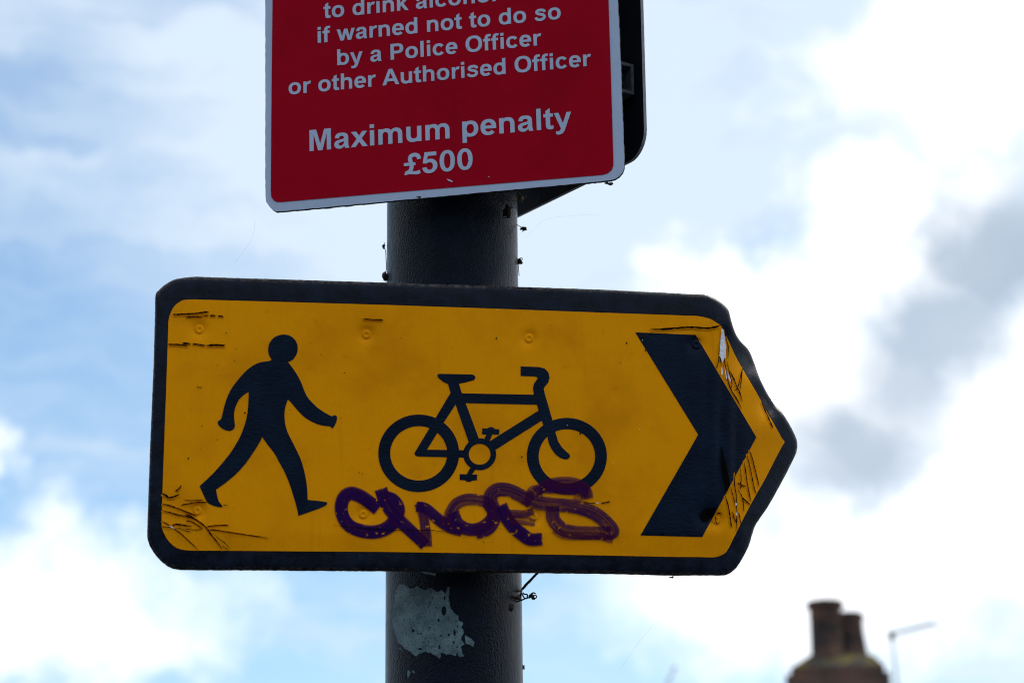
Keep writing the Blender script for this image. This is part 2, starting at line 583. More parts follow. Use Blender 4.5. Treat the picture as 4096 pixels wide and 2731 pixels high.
def dist_edges(loops, pts):
    best = np.full(len(pts), 1e9)
    for lp in loops:
        a = np.asarray(lp, float); b = np.roll(a, -1, axis=0)
        for p, q in zip(a, b):
            d = q - p; L = d @ d
            if L == 0: continue
            t = np.clip(((pts - p) @ d) / L, 0, 1)
            best = np.minimum(best, np.linalg.norm(pts - (p + t[:, None] * d), axis=1))
    return best

def fill(shapes, step=None, extra=None, eps=0.02):
    """triangulate a union of (outline, holes) with optional inner points; returns (pts, tris)"""
    loops = [s[0] for s in shapes] + [h for s in shapes for h in s[1]]
    V, E = [], []
    for lp in loops:
        k = len(V); n = len(lp)
        V += [tuple(map(float, p)) for p in lp]
        E += [(k + i, k + (i + 1) % n) for i in range(n)]
    cand = []
    if step:
        a = np.asarray(V)
        x0, y0 = a.min(0); x1, y1 = a.max(0)
        gx, gy = np.meshgrid(np.arange(x0 + step / 2, x1, step), np.arange(y0 + step / 2, y1, step))
        gx = gx + (np.arange(gx.shape[0]) % 2)[:, None] * step / 2
        cand.append(np.stack([gx.ravel(), gy.ravel()], 1))
    if extra is not None and len(extra):
        cand.append(np.asarray(extra, float))
    if cand:
        g = np.concatenate(cand)
        g = g[region_test(shapes, g)]
        if len(g):
            g = g[dist_edges(loops, g) > (step or 4) * 0.3]
        V += [tuple(p) for p in g]
    res = delaunay_2d_cdt([Vector(p) for p in V], E, [], 0, eps)
    pts = np.array([(p.x, p.y) for p in res[0]])
    tris = np.array([f for f in res[2]])
    cen = pts[tris].mean(1)
    keep = region_test(shapes, cen)
    tris = tris[keep]
    used = np.unique(tris)
    remap = -np.ones(len(pts), int); remap[used] = np.arange(len(used))
    return pts[used], remap[tris]

# ------------------------------------------------------------------ the planes of the three signs
POST_R = 0.084
_d = ray(1811, 1365.5)
POST_P = CAM + _d * (3.07 / _d.dot(F))          # a point on the post's axis
ZUP = Vector((0, 0, 1))

class Plane:
    def __init__(self, vp, ref_py, off):
        X = R * vp[0] + U * vp[1] + F * vp[2]
        self.X = (X - ZUP * 0.0).normalized()
        self.Y = (ZUP - self.X * ZUP.dot(self.X)).normalized()
        self.N = self.X.cross(self.Y).normalized()
        d = ray(1811, ref_py)
        t = (POST_P.y - CAM.y) / d.y
        ax = CAM + d * t
        self.axis = Vector((POST_P.x, POST_P.y, ax.z))
        self.O = self.axis + self.N * off
        self.mat = Matrix((self.X, self.Y, self.N)).transposed().to_4x4()
        self.mat.translation = self.O
    def at(self, px, py, z=0.0):
        d = ray(px, py)
        t = ((self.O - CAM).dot(self.N) + z) / d.dot(self.N)
        q = CAM + d * t - self.O
        return (q.dot(self.X), q.dot(self.Y), z)

YEL = Plane((46550, -1447, FP), 1700, 0.122)
RED = Plane((62750, 4924, -FP), 400, 0.118)
REAR = Plane((6930, 2886, -FP), 300, -0.135)

# ------------------------------------------------------------------ ground and house
def ground_z(x, y):
    t = min(max((y - 5.0) / 15.0, 0), 1)
    t = t * t * (3 - 2 * t)
    return -2.9 * t

gx = [-3000, -800, -200, -60, -25, -12, -6, -3, -1, 0, 1, 3, 6, 12, 25, 60, 200, 800, 3000]
gy = [-3000, -600, -150, -40, -15, -6, -2, 0, 2, 4, 5, 6.5, 8, 9.5, 11, 12.5, 14, 15.5, 17, 18.5, 20, 26, 40, 120, 500, 3000]
gv = [(x, y, ground_z(x, y)) for y in gy for x in gx]
gf = [(j * len(gx) + i, j * len(gx) + i + 1, (j + 1) * len(gx) + i + 1, (j + 1) * len(gx) + i)
      for j in range(len(gy) - 1) for i in range(len(gx) - 1)]
structure(mesh_obj('ground', gv, gf, M['ground'], smooth=True))

HD = 24.0                                        # distance of the chimney
def far(px, py, dist=HD):
    d = ray(px, py)
    return CAM + d * (dist / d.y)
hb = far(3350, 2715)
house_base = Vector((hb.x, HD, ground_z(0, HD)))
house = thing('brick_house', 'sooty brick house with a two-pot chimney beyond the signs', 'house', Matrix.Translation(house_base))
ztop = hb.z - house_base.z                       # corbel top over the house's ground
ridge = ztop - 1.15
eaves = ridge - 2.3
wm = MB()
wm.box(-4.2, 4.2, -3.3, 3.3, 0, eaves)
wm.add([(-4.2, -3.3, eaves + .002), (-4.2, 3.3, eaves + .002), (-4.2, 0, ridge - .1), (4.2, -3.3, eaves + .002), (4.2, 3.3, eaves + .002), (4.2, 0, ridge - .1)],
       [(0, 2, 1), (3, 4, 5), (0, 1, 4, 3)])
wm.build('wall', M['brick'], house)
rm = MB()
for s in (-1, 1):
    e = Vector((0, s * 3.6, eaves - .2)); k = Vector((0, 0, ridge))
    nrm = Vector((0, s * 2.5, 3.6)).normalized() * 0.06
    q = [Vector((-4.5, e.y, e.z)), Vector((4.5, e.y, e.z)), Vector((4.5, k.y, k.z)), Vector((-4.5, k.y, k.z))]
    rm.add(q + [p + nrm for p in q], [(0, 1, 2, 3), (7, 6, 5, 4), (0, 4, 5, 1), (1, 5, 6, 2), (2, 6, 7, 3), (3, 7, 4, 0)])
roof = rm.build('roof', M['slate'], house)
mb = MB(); mb.tube([(-4.5, 0, ridge + .05), (4.5, 0, ridge + .05)], 0.11, 10); mb.build('ridge_tiles', M['clay'], roof)
for x, z in ((-2.4, 1.0), (2.4, 1.0), (-2.4, eaves - 1.75), (0, eaves - 1.75), (2.4, eaves - 1.75)):
    w = MB(); w.box(x - .55, x + .55, -3.36, -3.302, z, z + .07); w.box(x - .55, x + .55, -3.36, -3.302, z + 1.23, z + 1.3)
    w.box(x - .55, x - .48, -3.36, -3.302, z + .07, z + 1.23); w.box(x + .48, x + .55, -3.36, -3.302, z + .07, z + 1.23)
    w.box(x - .03, x + .03, -3.36, -3.302, z + .07, z + 1.23)
    wo_ = w.build('window', M['frame'], house)
    p = MB(); p.box(x - .48, x + .48, -3.325, -3.306, z + .07, z + 1.23); p.build('pane', M['glass'], wo_)
    s = MB(); s.box(x - .65, x + .65, -3.42, -3.302, z - .1, z - .002); s.build('sill', M['lichen'], wo_)
d = MB(); d.box(-.45, .45, -3.34, -3.302, 0, 2.05); dr = d.build('door', M['door'], house)
d = MB(); d.lathe([(.02, 0), (.03, .01), (.02, .03)], 10); hd = d.build('handle', M['steel'], dr); hd.rotation_euler = (rad(90), 0, 0); hd.location = (.33, -3.34, 1.0)

# chimney stack: corbelled courses, sloped flaunching, pots
def px2m(px): return px / FP * (HD / F.y)
def hx(px, py): return far(px, py).x - house_base.x
def hz(px, py): return far(px, py).z - house_base.z
half = (hx(3560, 2725) - hx(3152, 2725)) / 2
cxm = (hx(3560, 2725) + hx(3152, 2725)) / 2
CT = Matrix.Translation((cxm, 0.0, 0)) @ Matrix.Rotation(rad(-9), 4, 'Z')
def xf(mb, mat4):
    mb.v = [tuple(mat4 @ Vector(p)) for p in mb.v]
    return mb
st = MB()
zc = hz(3152, 2717)
st.box(-half + .11, half - .11, -.32, .32, ridge - .9, zc - .24)
st.box(-half + .06, half - .06, -.37, .37, zc - .24, zc - .15)
st.box(-half, half, -.43, .43, zc - .15, zc)
zc2 = hz(3170, 2675)
st.box(-half + .05, half - .05, -.38, .38, zc, zc + .075)
stack = xf(st, CT).build('chimney_stack', M['brick'], house)
fl = MB()
z1, z2 = zc + .075, hz(3250, 2612)
n1 = [(-half + .055, -.37), (half - .055, -.37), (half - .055, .37), (-half + .055, .37)]
n2 = [(-half + .30, -.17), (half - .16, -.17), (half - .16, .17), (-half + .30, .17)]
fl.add([(x, y, z1) for x, y in n1] + [(x, y, z2 - (.05 if x > 0 else 0)) for x, y in n2],
       [(0, 1, 5, 4), (1, 2, 6, 5), (2, 3, 7, 6), (3, 0, 4, 7), (4, 5, 6, 7)])
flo = xf(fl, CT).build('flaunching', M['lichen'], stack)
def pot(px0, px1, pyt, pyb, taper, dy, neck, name='chimney_pot'):
    xc = hx((px0 + px1) / 2, pyt); r = px2m((px1 - px0) / 2)
    zt, zb = hz(px0, pyt), hz(px0, pyb)
    h = zt - zb
    b = r * taper
    pm = MB()
    prof = [(b, 0), (b * .98, h * .25), (r * neck, h * .72), (r * (neck + .04), h * .74), (r * neck, h * .78), (r * neck, h * .85),
            (r * .93, h * .88), (r * 1.0, h * .90), (r * 1.0, h * .93), (r * .90, h * .985), (r * .84, h), (r * .62, h), (r * .60, h * .5)]
    pm.lathe(prof, 36, cap=False)
    o = pm.build(name, M['clay'], stack, smooth=True)
    o.location = (xc, dy, zb)
    return o
pot(3222, 3370, 2409, 2640, 0.84, -0.06, .82)
pot(3330, 3462, 2442, 2668, 1.14, 0.16, .90)

# unseen terrace added to shade signs and post: copies of the same house
def copy_tree(o, parent=None):
    c_ = o.copy(); COL.objects.link(c_); c_.parent = parent
    for ch in o.children:
        copy_tree(ch, c_)
    return c_
for k in range(6):
    h_ = copy_tree(house)
    h_.matrix_world = Matrix.Translation((-21.0 + 8.4 * k, -13.0, 0)) @ Matrix.Rotation(math.pi, 4, 'Z')
    tag(h_, 'unseen brick terraced house added across the road to shade the signs', 'house', 'unseen terraced houses added to shade the signs')

# television aerial fixed to the chimney
a0, a1 = far(3592, 2760), far(3566, 2534)
b1 = far(3722, 2511, HD)
av = Vector((a0.x, HD, house_base.z + ridge - .35))
aer = thing('television_aerial', 'thin television aerial on a pale mast beside the chimney pots', 'aerial', Matrix.Translation(av))
low = a0 + (a0 - a1).normalized() * (a0.z - av.z)
m_ = MB(); m_.tube([low - av, a1 - av + Vector((0, 0, .03))], 0.013, 10); mast = m_.build('mast', M['steel'], aer, True)
bdir = Vector(((b1 - a1).x, -0.30, (b1 - a1).z))
m_ = MB(); m_.tube([a1 - av - bdir * .05, a1 - av + bdir], 0.011, 8); boom = m_.build('boom', M['steel'], aer, True)
side_v = bdir.cross(Vector((0, 0, 1))).normalized()
for k in range(11):
    p = a1 - av + bdir * (0.10 + 0.09 * k)
    e = MB(); e.tube([p - side_v * (.075 + .004 * k), p + side_v * (.075 + .004 * k)], 0.0045, 6); e.build('element', M['steel'], boom)
m_ = MB(); c0 = a1 - av; m_.box(c0.x - .03, c0.x + .03, c0.y - .03, c0.y + .03, c0.z - .05, c0.z + .02); m_.build('clamp', M['plastic'], aer)
m_ = MB(); hl = Vector((hx(3590, 2760) - (av.x - house_base.x), 0, 0)); z0 = ztop - ridge - .5
m_.box(-half * .0 - .55, .03, -.012, .012, ridge - .35 + ztop - ridge - .25 - (av.z - house_base.z) , ridge - .35 + ztop - ridge - .22 - (av.z - house_base.z)); m_.build('bracket', M['steel'], aer)

# slim leaning pole end further along the roofs
p0, p1 = far(2600, 2900, 30), far(2698, 2668, 30)
pb = Vector((p0.x, 30, p0.z))
tp = thing('roof_pole', 'slim pale leaning pole tip rising from the rooftops left of the chimney', 'pole', Matrix.Translation(Vector((p0.x - 1.6, 30, ground_z(0, 30)))))
m_ = MB(); base_v = tp.matrix_world.translation
m_.tube([p0 + (p0 - p1) * 2.9 - base_v, p1 - base_v], [.022, .017], 10); m_.build('shaft', M['steel'], tp, True)
m_ = MB(); m_.tube([p1 - base_v - (p1 - p0) * .01, p1 - base_v + (p1 - p0) * .02], [.021, .015], 10); m_.build('end_cap', M['plastic'], tp, True)

# ------------------------------------------------------------------ the post
post = thing('sign_post', 'thick navy-black painted steel post carrying the three signs', 'post', Matrix.Translation((POST_P.x, POST_P.y, 0)))
NS, NZ = 96, 120
pv, pf = [], []
for j in range(NZ + 1):
    z = 4.6 * j / NZ
    for i in range(NS):
        a = 2 * math.pi * i / NS
        pv.append((POST_R * math.cos(a), POST_R * math.sin(a), z))
for j in range(NZ):
    for i in range(NS):
        pf.append((j * NS + i, j * NS + (i + 1) % NS, (j + 1) * NS + (i + 1) % NS, (j + 1) * NS + i))
mesh_obj('shaft', pv, pf, M['post'], post, True)
m_ = MB(); m_.lathe([(POST_R + .004, 4.56), (POST_R + .006, 4.6), (POST_R * .9, 4.63), (POST_R * .4, 4.65)], 48); m_.build('cap', M['plastic'], post, True)
m_ = MB(); m_.lathe([(POST_R + .05, -.02), (POST_R + .05, .015), (POST_R + .012, .03), (POST_R + .004, .05)], 48); m_.build('base_collar', M['post'], post)

def on_post(px, py, lift=0.0):
    """point of the post's near surface along a view direction, in the post's frame"""
    d = ray(px, py)
    ox, oy = CAM.x - POST_P.x, CAM.y - POST_P.y
    a = d.x ** 2 + d.y ** 2; b = 2 * (ox * d.x + oy * d.y); r = POST_R + lift
    c_ = ox ** 2 + oy ** 2 - r * r
    q = b * b - 4 * a * c_
    t = (-b - math.sqrt(max(q, 0))) / (2 * a)
    p = CAM + d * t
    return (p.x - POST_P.x, p.y - POST_P.y, p.z)

def ragged(poly, amp, seg):
    """roughen an outline with small teeth"""
    out = []
    n = len(poly)
    for i in range(n):
        a = np.array(poly[i], float); b = np.array(poly[(i + 1) % n], float)
        k = max(1, int(np.linalg.norm(b - a) / seg))
        for s in range(k):
            out.append(tuple(a + (b - a) * s / k + np.array([rng.uniform(-amp, amp), rng.uniform(-amp, amp)])))
    return out

def z6(pts): return [(1480 + x * .3387, 2200 + y * .3387) for x, y in pts]
def ell(cx, cy, rx, ry, n=12, ph=0.0):
    return [(cx + rx * math.cos(ph + 2 * math.pi * i / n), cy + ry * math.sin(ph + 2 * math.pi * i / n)) for i in range(n)]
patch = z6([(345, 400), (322, 440), (296, 520), (275, 650), (270, 850), (290, 960), (330, 1080), (400, 1150), (480, 1200), (545, 1250), (580, 1215),
            (650, 1190), (720, 1215), (780, 1245), (830, 1275), (836, 1205), (905, 1232), (912, 1215), (1020, 1245), (1030, 1195), (1055, 1270),
            (1110, 1245), (1085, 1180), (1080, 1130), (1108, 1100), (1080, 1040), (1108, 970), (1085, 900), (1103, 850), (1050, 830),
            (1040, 770), (1000, 740), (960, 680), (930, 580), (945, 440), (915, 430), (890, 520), (850, 470), (800, 500), (730, 440), (640, 470), (560, 420), (480, 450), (410, 410)])
specks = [(873, 712, 30, 58), (512, 948, 16, 20), (998, 972, 14, 40), (932, 996, 13, 16), (820, 1142, 12, 28), (592, 1162, 26, 12),
          (990, 1085, 13, 15), (838, 1006, 9, 13), (706, 910, 8, 9), (576, 856, 7, 9), (1030, 1140, 8, 11), (602, 985, 11, 10), (694, 1078, 8, 9),
          (735, 1135, 7, 8), (620, 1082, 7, 8), (486, 915, 6, 7), (812, 825, 12, 18), (925, 795, 7, 9), (782, 672, 9, 9), (690, 665, 9, 8),
          (505, 848, 7, 6), (1034, 895, 8, 14), (695, 940, 7, 8), (565, 980, 14, 6), (432, 1142, 8, 7), (880, 560, 10, 22), (740, 560, 8, 8)]
rp = ragged(ragged(patch, 2.6, 11), 1.1, 4)
for _k in range(70):
    specks.append((rng.uniform(330, 1020), rng.uniform(420, 1150), rng.uniform(3, 6.5), rng.uniform(3, 7)))
specks = [q_ for q_ in specks if q_[2] > 6.5 or inside(patch, [z6([q_[:2]])[0]])[0]]
_keep = []
for q_ in specks:
    if all(math.hypot(q_[0] - r_[0], q_[1] - r_[1]) > max(q_[2:]) + max(r_[2:]) + 6 for r_ in _keep):
        _keep.append(q_)
specks = _keep
holes = [ragged(z6(ell(x, y, a, b, 10)), .7, 8) for x, y, a, b in specks]
pts, tris = fill([(rp, holes)], 12)
mesh_obj('bare_patch', [on_post(x, y, .0002) for x, y in pts], tris, M['bare'], post, True)
for poly in ([(1120, 1000), (1160, 1020), (1200, 1040), (1235, 1085), (1220, 1140), (1180, 1110), (1130, 1100)],
             [(440, 1420), (460, 1412), (478, 1440), (470, 1475), (450, 1505), (440, 1470)], [(498, 1415), (520, 1420), (530, 1445), (505, 1448)],
             [(325, 1140), (360, 1150), (395, 1185), (370, 1185)], [(575, 250), (700, 258), (780, 270), (770, 300), (650, 275)]):
    pts, tris = fill([(ragged(z6(poly), 1.0, 5), [])])
    mesh_obj('paint_chip', [on_post(x, y, .0002) for x, y in pts], tris, M['bare'], post, True)

# ------------------------------------------------------------------ the yellow direction sign
ysign = thing('direction_sign', 'dented yellow arrow sign with walker and bicycle symbols and purple graffiti', 'sign', YEL.mat)

def softplus(v, s):
    v = v / s
    return s * (v if v > 30 else math.log1p(math.exp(v)))
RIV = [(797, 1317), (1465, 1337), (2116, 1353), (790, 2042), (1453, 2056), (2134, 2066), (2785, 1378), (2865, 2078)]
PXM = 3.0 / FP                                     # metres per pixel on the sign
def fold_x(py): return 2872 + (py - 1303) * 0.085
def gauss(x, y, cx, cy, sx, sy): return math.exp(-((x - cx) / sx) ** 2 - ((y - cy) / sy) ** 2)
def gy_(px, py):
    z = -math.tan(rad(17)) * softplus((px - fold_x(py)) * PXM, 0.006)
    z += 0.0012 * math.exp(-((px - fold_x(py) + 20) / 70) ** 2) * math.sin((px + (py - 1700) * .03) / 10.5) * gauss(px, py, 2880, 1750, 200, 420)
    z -= 0.014 * gauss(px, py, 3010, 1440, 50, 60) + 0.013 * gauss(px, py, 3085, 1615, 42, 52)
    z += 0.004 * gauss(px, py, 2920, 1290, 40, 40)
    z -= 0.09 * softplus((py - 2132) * PXM, 0.002)                    # crease along the bottom
    z += 0.0018 * math.sin(px / 330.0) * math.sin(py / 260.0 + 1.0)      # panel not quite flat
    z -= 0.0045 * gauss(px, py, 2830, 2065, 45, 45)                   # kicked-in spot
    return z
def riv(px, py):
    z = 0.0
    for cx, cy in RIV:
        r = math.hypot(px - cx, py - cy) * PXM
        if r < 0.03:
            z -= 0.0046 * math.exp(-(r / 0.0085) ** 2)
            z += 0.0030 / (1 + math.exp((r - 0.0050) / 0.0005))
            z -= 0.0007 * math.exp(-(r / 0.0017) ** 2)
    return z
def ypt(px, py, lift=0.0, rv=True):
    return YEL.at(px, py, gy_(px, py) + lift + (riv(px, py) if rv else 0.0))

PAIRS = [((622, 1181), (674, 1282)), ((636, 1160), (684, 1248)), ((661, 1138), (700, 1222)), ((690, 1121), (722, 1205)), ((716, 1114), (740, 1199)),
         ((774, 1107), (770, 1197.5)), ((1150, 1118), (1150, 1208)), ((1533, 1130), (1533, 1219)), ((2000, 1145), (2000, 1235)), ((2400, 1158), (2400, 1250)),
         ((2700, 1173), (2690, 1260)), ((2822, 1180), (2790, 1264)), ((2870, 1200), (2838, 1274)), ((2910, 1235), (2866, 1290)), ((2922, 1271), (2883, 1303)),
         ((2936, 1319), (2894, 1322)), ((2958, 1359), (2915, 1365)), ((2994, 1399), (2938, 1415)), ((3014, 1443), (2962, 1460)), ((3038, 1510), (3000, 1525)),
         ((3070, 1574), (3035, 1585)), ((3101, 1622), (3062, 1635)), ((3132, 1655), (3085, 1676)), ((3161, 1702), (3110, 1720)), ((3181, 1742), (3128, 1752)),
         ((3189, 1773), (3138, 1766)), ((3185, 1809), (3130, 1781)), ((3165, 1853), (3108, 1822)), ((3117, 1945), (3060, 1915)), ((3070, 2028), (3012, 2000)),
         ((3026, 2092), (2975, 2070)), ((3010, 2132), (2951, 2118)), ((2994, 2184), (2930, 2160)), ((2958, 2252), (2912, 2195)), ((2930, 2284), (2895, 2214)),
         ((2902, 2296), (2860, 2227)), ((2695, 2297), (2690, 2226)), ((2400, 2290), (2400, 2220)), ((2000, 2286), (2000, 2213)), ((1540, 2280), (1540, 2206)),
         ((1100, 2277), (1100, 2203)), ((760, 2275), (770, 2200.5)), ((712, 2273), (735, 2198)), ((684, 2266), (712, 2192)), ((658, 2251), (692, 2180)), ((632, 2226), (674, 2162)), ((609, 2196), (660, 2140)),
         ((594, 2166), (650, 2116)), ((589, 2135), (646, 2085)), ((594, 1960), (652, 1900)), ((604, 1700), (660, 1680)), ((614, 1469), (668, 1460))]
_dense = []
for k, (o1, i1) in enumerate(PAIRS):
    o2, i2 = PAIRS[(k + 1) % len(PAIRS)]
    m_ = max(1, int(math.hypot(o2[0] - o1[0], o2[1] - o1[1]) / 60))
    for q_ in range(m_):
        t_ = q_ / m_
        _dense.append(((o1[0] + (o2[0] - o1[0]) * t_, o1[1] + (o2[1] - o1[1]) * t_), (i1[0] + (i2[0] - i1[0]) * t_, i1[1] + (i2[1] - i1[1]) * t_)))
PAIRS = _dense
outer, inner = [], []
L_ = len(PAIRS)
oc = crom([p[0] for p in PAIRS], 5, True); ic = crom([p[1] for p in PAIRS], 5, True)
outer, inner = oc, ic
N_ = len(outer)
rings = []
NR = 16
DROP = 0.009
for j in range(NR + 1):
    t = j / NR
    ring = []
    for k in range(N_):
        p = inner[k] * (1 - t) + outer[k] * t
        if j == NR:
            p = p + np.array([rng.uniform(-.8, .8), rng.uniform(-.8, .8)])
        g_ = gy_(p[0], p[1])
        ring.append(YEL.at(p[0], p[1], g_ - DROP * (1 - max(0.0, 1 - (0.985 * t) ** 5) ** (1 / 5))))
    rings.append(ring)
bv, bf = [], []
tuck = []
for k in range(N_):                                 # a lip tucked under the film
    nb = inner[k] + (inner[k] - outer[k]) * 0.12
    x, y, z = ypt(nb[0], nb[1], -0.0012)
    tuck.append((x, y, z))
allr = [tuck] + rings
for extra_z in (0.003, 0.007):
    allr.append([(x * (1 - .0015 * extra_z / .007), y, z - extra_z) for x, y, z in rings[-1]])
for r_ in allr: bv += r_
for j in range(len(allr) - 1):
    for k in range(N_):
        bf.append((j * N_ + k, j * N_ + (k + 1) % N_, (j + 1) * N_ + (k + 1) % N_, (j + 1) * N_ + k))
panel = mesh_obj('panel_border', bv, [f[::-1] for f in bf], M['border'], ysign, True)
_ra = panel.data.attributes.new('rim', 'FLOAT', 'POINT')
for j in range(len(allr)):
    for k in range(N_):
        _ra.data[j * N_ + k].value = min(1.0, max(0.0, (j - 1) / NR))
# the back skin closes the pan
bk = [tuple(p) for p in outer]
pts, tris = fill([(bk, [])], 110)
mesh_obj('back_skin', [YEL.at(x, y, gy_(x, y) - 0.0225) for x, y in pts], [t[::-1] for t in tris], M['alu'], ysign, True)
# front film
extra = []
for cx, cy in RIV:
    extra.append((cx, cy))
    for r in (.0012, .0022, .0034, .0044, .0050, .0056, .0064, .0075, .009, .011, .0135, .017):
        for k in range(18):
            a = 2 * math.pi * (k + (int(r * 1e4) % 2) * .5) / 18
            extra.append((cx + r / PXM * math.cos(a), cy + r / PXM * math.sin(a)))
gxx, gyy = np.meshgrid(np.arange(2780, 3110, 7.0), np.arange(1290, 2200, 16.0))
extra += [tuple(p) for p in np.stack([gxx.ravel(), gyy.ravel()], 1)]
extra += [(x, y) for y in (2112, 2122, 2130, 2138, 2148) for x in range(680, 2880, 24)]
pts, tris = fill([([tuple(p) for p in inner], [])], 34, extra)
film = mesh_obj('yellow_film', [ypt(x, y, 0.0006) for x, y in pts], tris, M['yellow'], ysign, True)

def on_sign(name, shapes, mat, lift, step=22, parent=ysign, extra=None):
    pts, tris = fill(shapes, step, extra)
    return mesh_obj(name, [ypt(x, y, lift) for x, y in pts], tris, mat, parent, True)

# walking figure
def z2(pts): return [(560 + x * .778, 1080 + y * .778) for x, y in pts]
walker = corners([
    z2([(676, 458), (668, 466), (640, 470), (605, 478), (570, 498), (535, 528), (500, 568), (470, 610), (448, 655), (432, 705), (418, 762), (402, 775), (400, 788), (412, 805), (435, 820), (460, 826), (480, 818), (488, 800), (485, 770), (484, 735), (492, 700), (510, 665), (535, 640), (559, 626)]),
    z2([(559, 626), (558, 670), (555, 710), (548, 760), (535, 805), (515, 855), (490, 900), (460, 945), (420, 995), (370, 1050), (306, 1110)]),
    z2([(306, 1110), (325, 1150), (343, 1188), (365, 1205), (395, 1215), (418, 1218), (424, 1212), (415, 1200), (404, 1185), (397, 1160), (391, 1127)]),
    z2([(391, 1127), (430, 1100), (480, 1060), (525, 1015), (560, 970), (590, 925), (612, 890), (629, 858)]),
    z2([(629, 858), (655, 895), (690, 940), (715, 985), (740, 1030), (760, 1075), (778, 1125), (795, 1180), (806, 1220), (815, 1262)]),
    z2([(815, 1262), (850, 1250), (900, 1232), (950, 1212), (963, 1198), (955, 1191), (920, 1186), (862, 1180)]),
    z2([(862, 1180), (860, 1130), (855, 1085), (845, 1035), (828, 975), (805, 925), (780, 875), (758, 830), (747, 790), (743, 750), (745, 715), (752, 688), (761, 664)]),
    z2([(761, 664), (785, 690), (815, 725), (850, 758), (895, 784), (940, 798), (978, 803), (985, 812), (995, 808), (1005, 790), (1012, 770), (1012, 752), (1000, 745), (985, 750), (950, 732), (915, 708), (885, 680), (860, 650), (843, 615), (830, 580), (812, 545), (790, 510), (761, 472)]),
    z2([(761, 472), (785, 460), (803, 435), (811, 405), (806, 375), (790, 350), (765, 335), (738, 331), (705, 338), (680, 355), (664, 380), (659, 410), (664, 438), (676, 458)]),
], 4)
on_sign('walker_symbol', [(walker, [])], M['symbol'], 0.0010, 16)

# bicycle
def z3(pts): return [(1300 + x * .5357, 1400 + y * .5357) for x, y in pts]
def ring(cx, cy, rx, ry, ix, iy, n=72): return (z3(ell(cx, cy, rx, ry, n)), [z3(ell(cx, cy, ix, iy, n))])
bike = [ring(700, 769, 302, 289, 213, 203), ring(1806, 791, 299, 286, 211, 202), ring(1155, 776, 123, 119, 81, 78),
        (z3([(838, 184), (850, 176), (1100, 181), (1118, 190), (1124, 206), (1112, 224), (1060, 238), (1000, 250), (1022, 322), (1075, 460), (1150, 662), (1075, 690), (975, 405), (938, 318), (918, 252), (880, 235), (845, 205)]), []),
        (z3([(938, 318), (1030, 322), (975, 405), (885, 542), (762, 742), (1045, 746), (1040, 801), (690, 793), (673, 784), (668, 768)]), []),
        (z3([(1000, 321.5), (1575, 332.5), (1583, 407), (1030, 394.5)]), []),
        (z3([(1461, 117), (1466, 121), (1600, 126), (1640, 137), (1668, 165), (1677, 205), (1668, 240), (1650, 262), (1633, 285), (1640, 320), (1698, 520), (1718, 602), (1740, 680), (1770, 725), (1800, 755), (1825, 775), (1831, 795), (1815, 812), (1790, 815), (1755, 802), (1720, 775), (1690, 735), (1670, 690), (1660, 640), (1627, 552), (1595, 450), (1583, 407), (1560, 332), (1553, 285), (1560, 250), (1575, 228), (1588, 212), (1582, 200), (1565, 196), (1461, 192)]), []),
        (z3([(1600, 447), (1622, 523), (1270, 745), (1222, 684)]), []),
        (z3([(1186, 672), (1205, 630), (1172, 626), (1175, 582), (1208, 585), (1225, 575), (1245, 572), (1262, 580), (1268, 588), (1303, 590), (1300, 630), (1250, 628), (1226, 684)]), []),
        (z3([(1088, 872), (1058, 926), (1006, 924), (1006, 968), (1045, 970), (1060, 980), (1085, 982), (1100, 972), (1134, 970), (1136, 927), (1098, 928), (1126, 885)]), [])]
on_sign('bicycle_symbol', bike, M['symbol'], 0.0010, 18)

# chevron
def z4(pts): return [(2400 + x * .797, 1080 + y * .797) for x, y in pts]
def dens(poly, seg): return ragged(poly, 0.0, seg)
chev = dens(z4([(177, 312), (480, 325), (785, 838), (513, 1338), (203, 1330), (493, 825)]), 14)
on_sign('chevron_arrow', [(chev, [])], M['symbol'], 0.0010, 12, extra=[(x, y) for x, y in extra if x > 2700 and x < 3050])

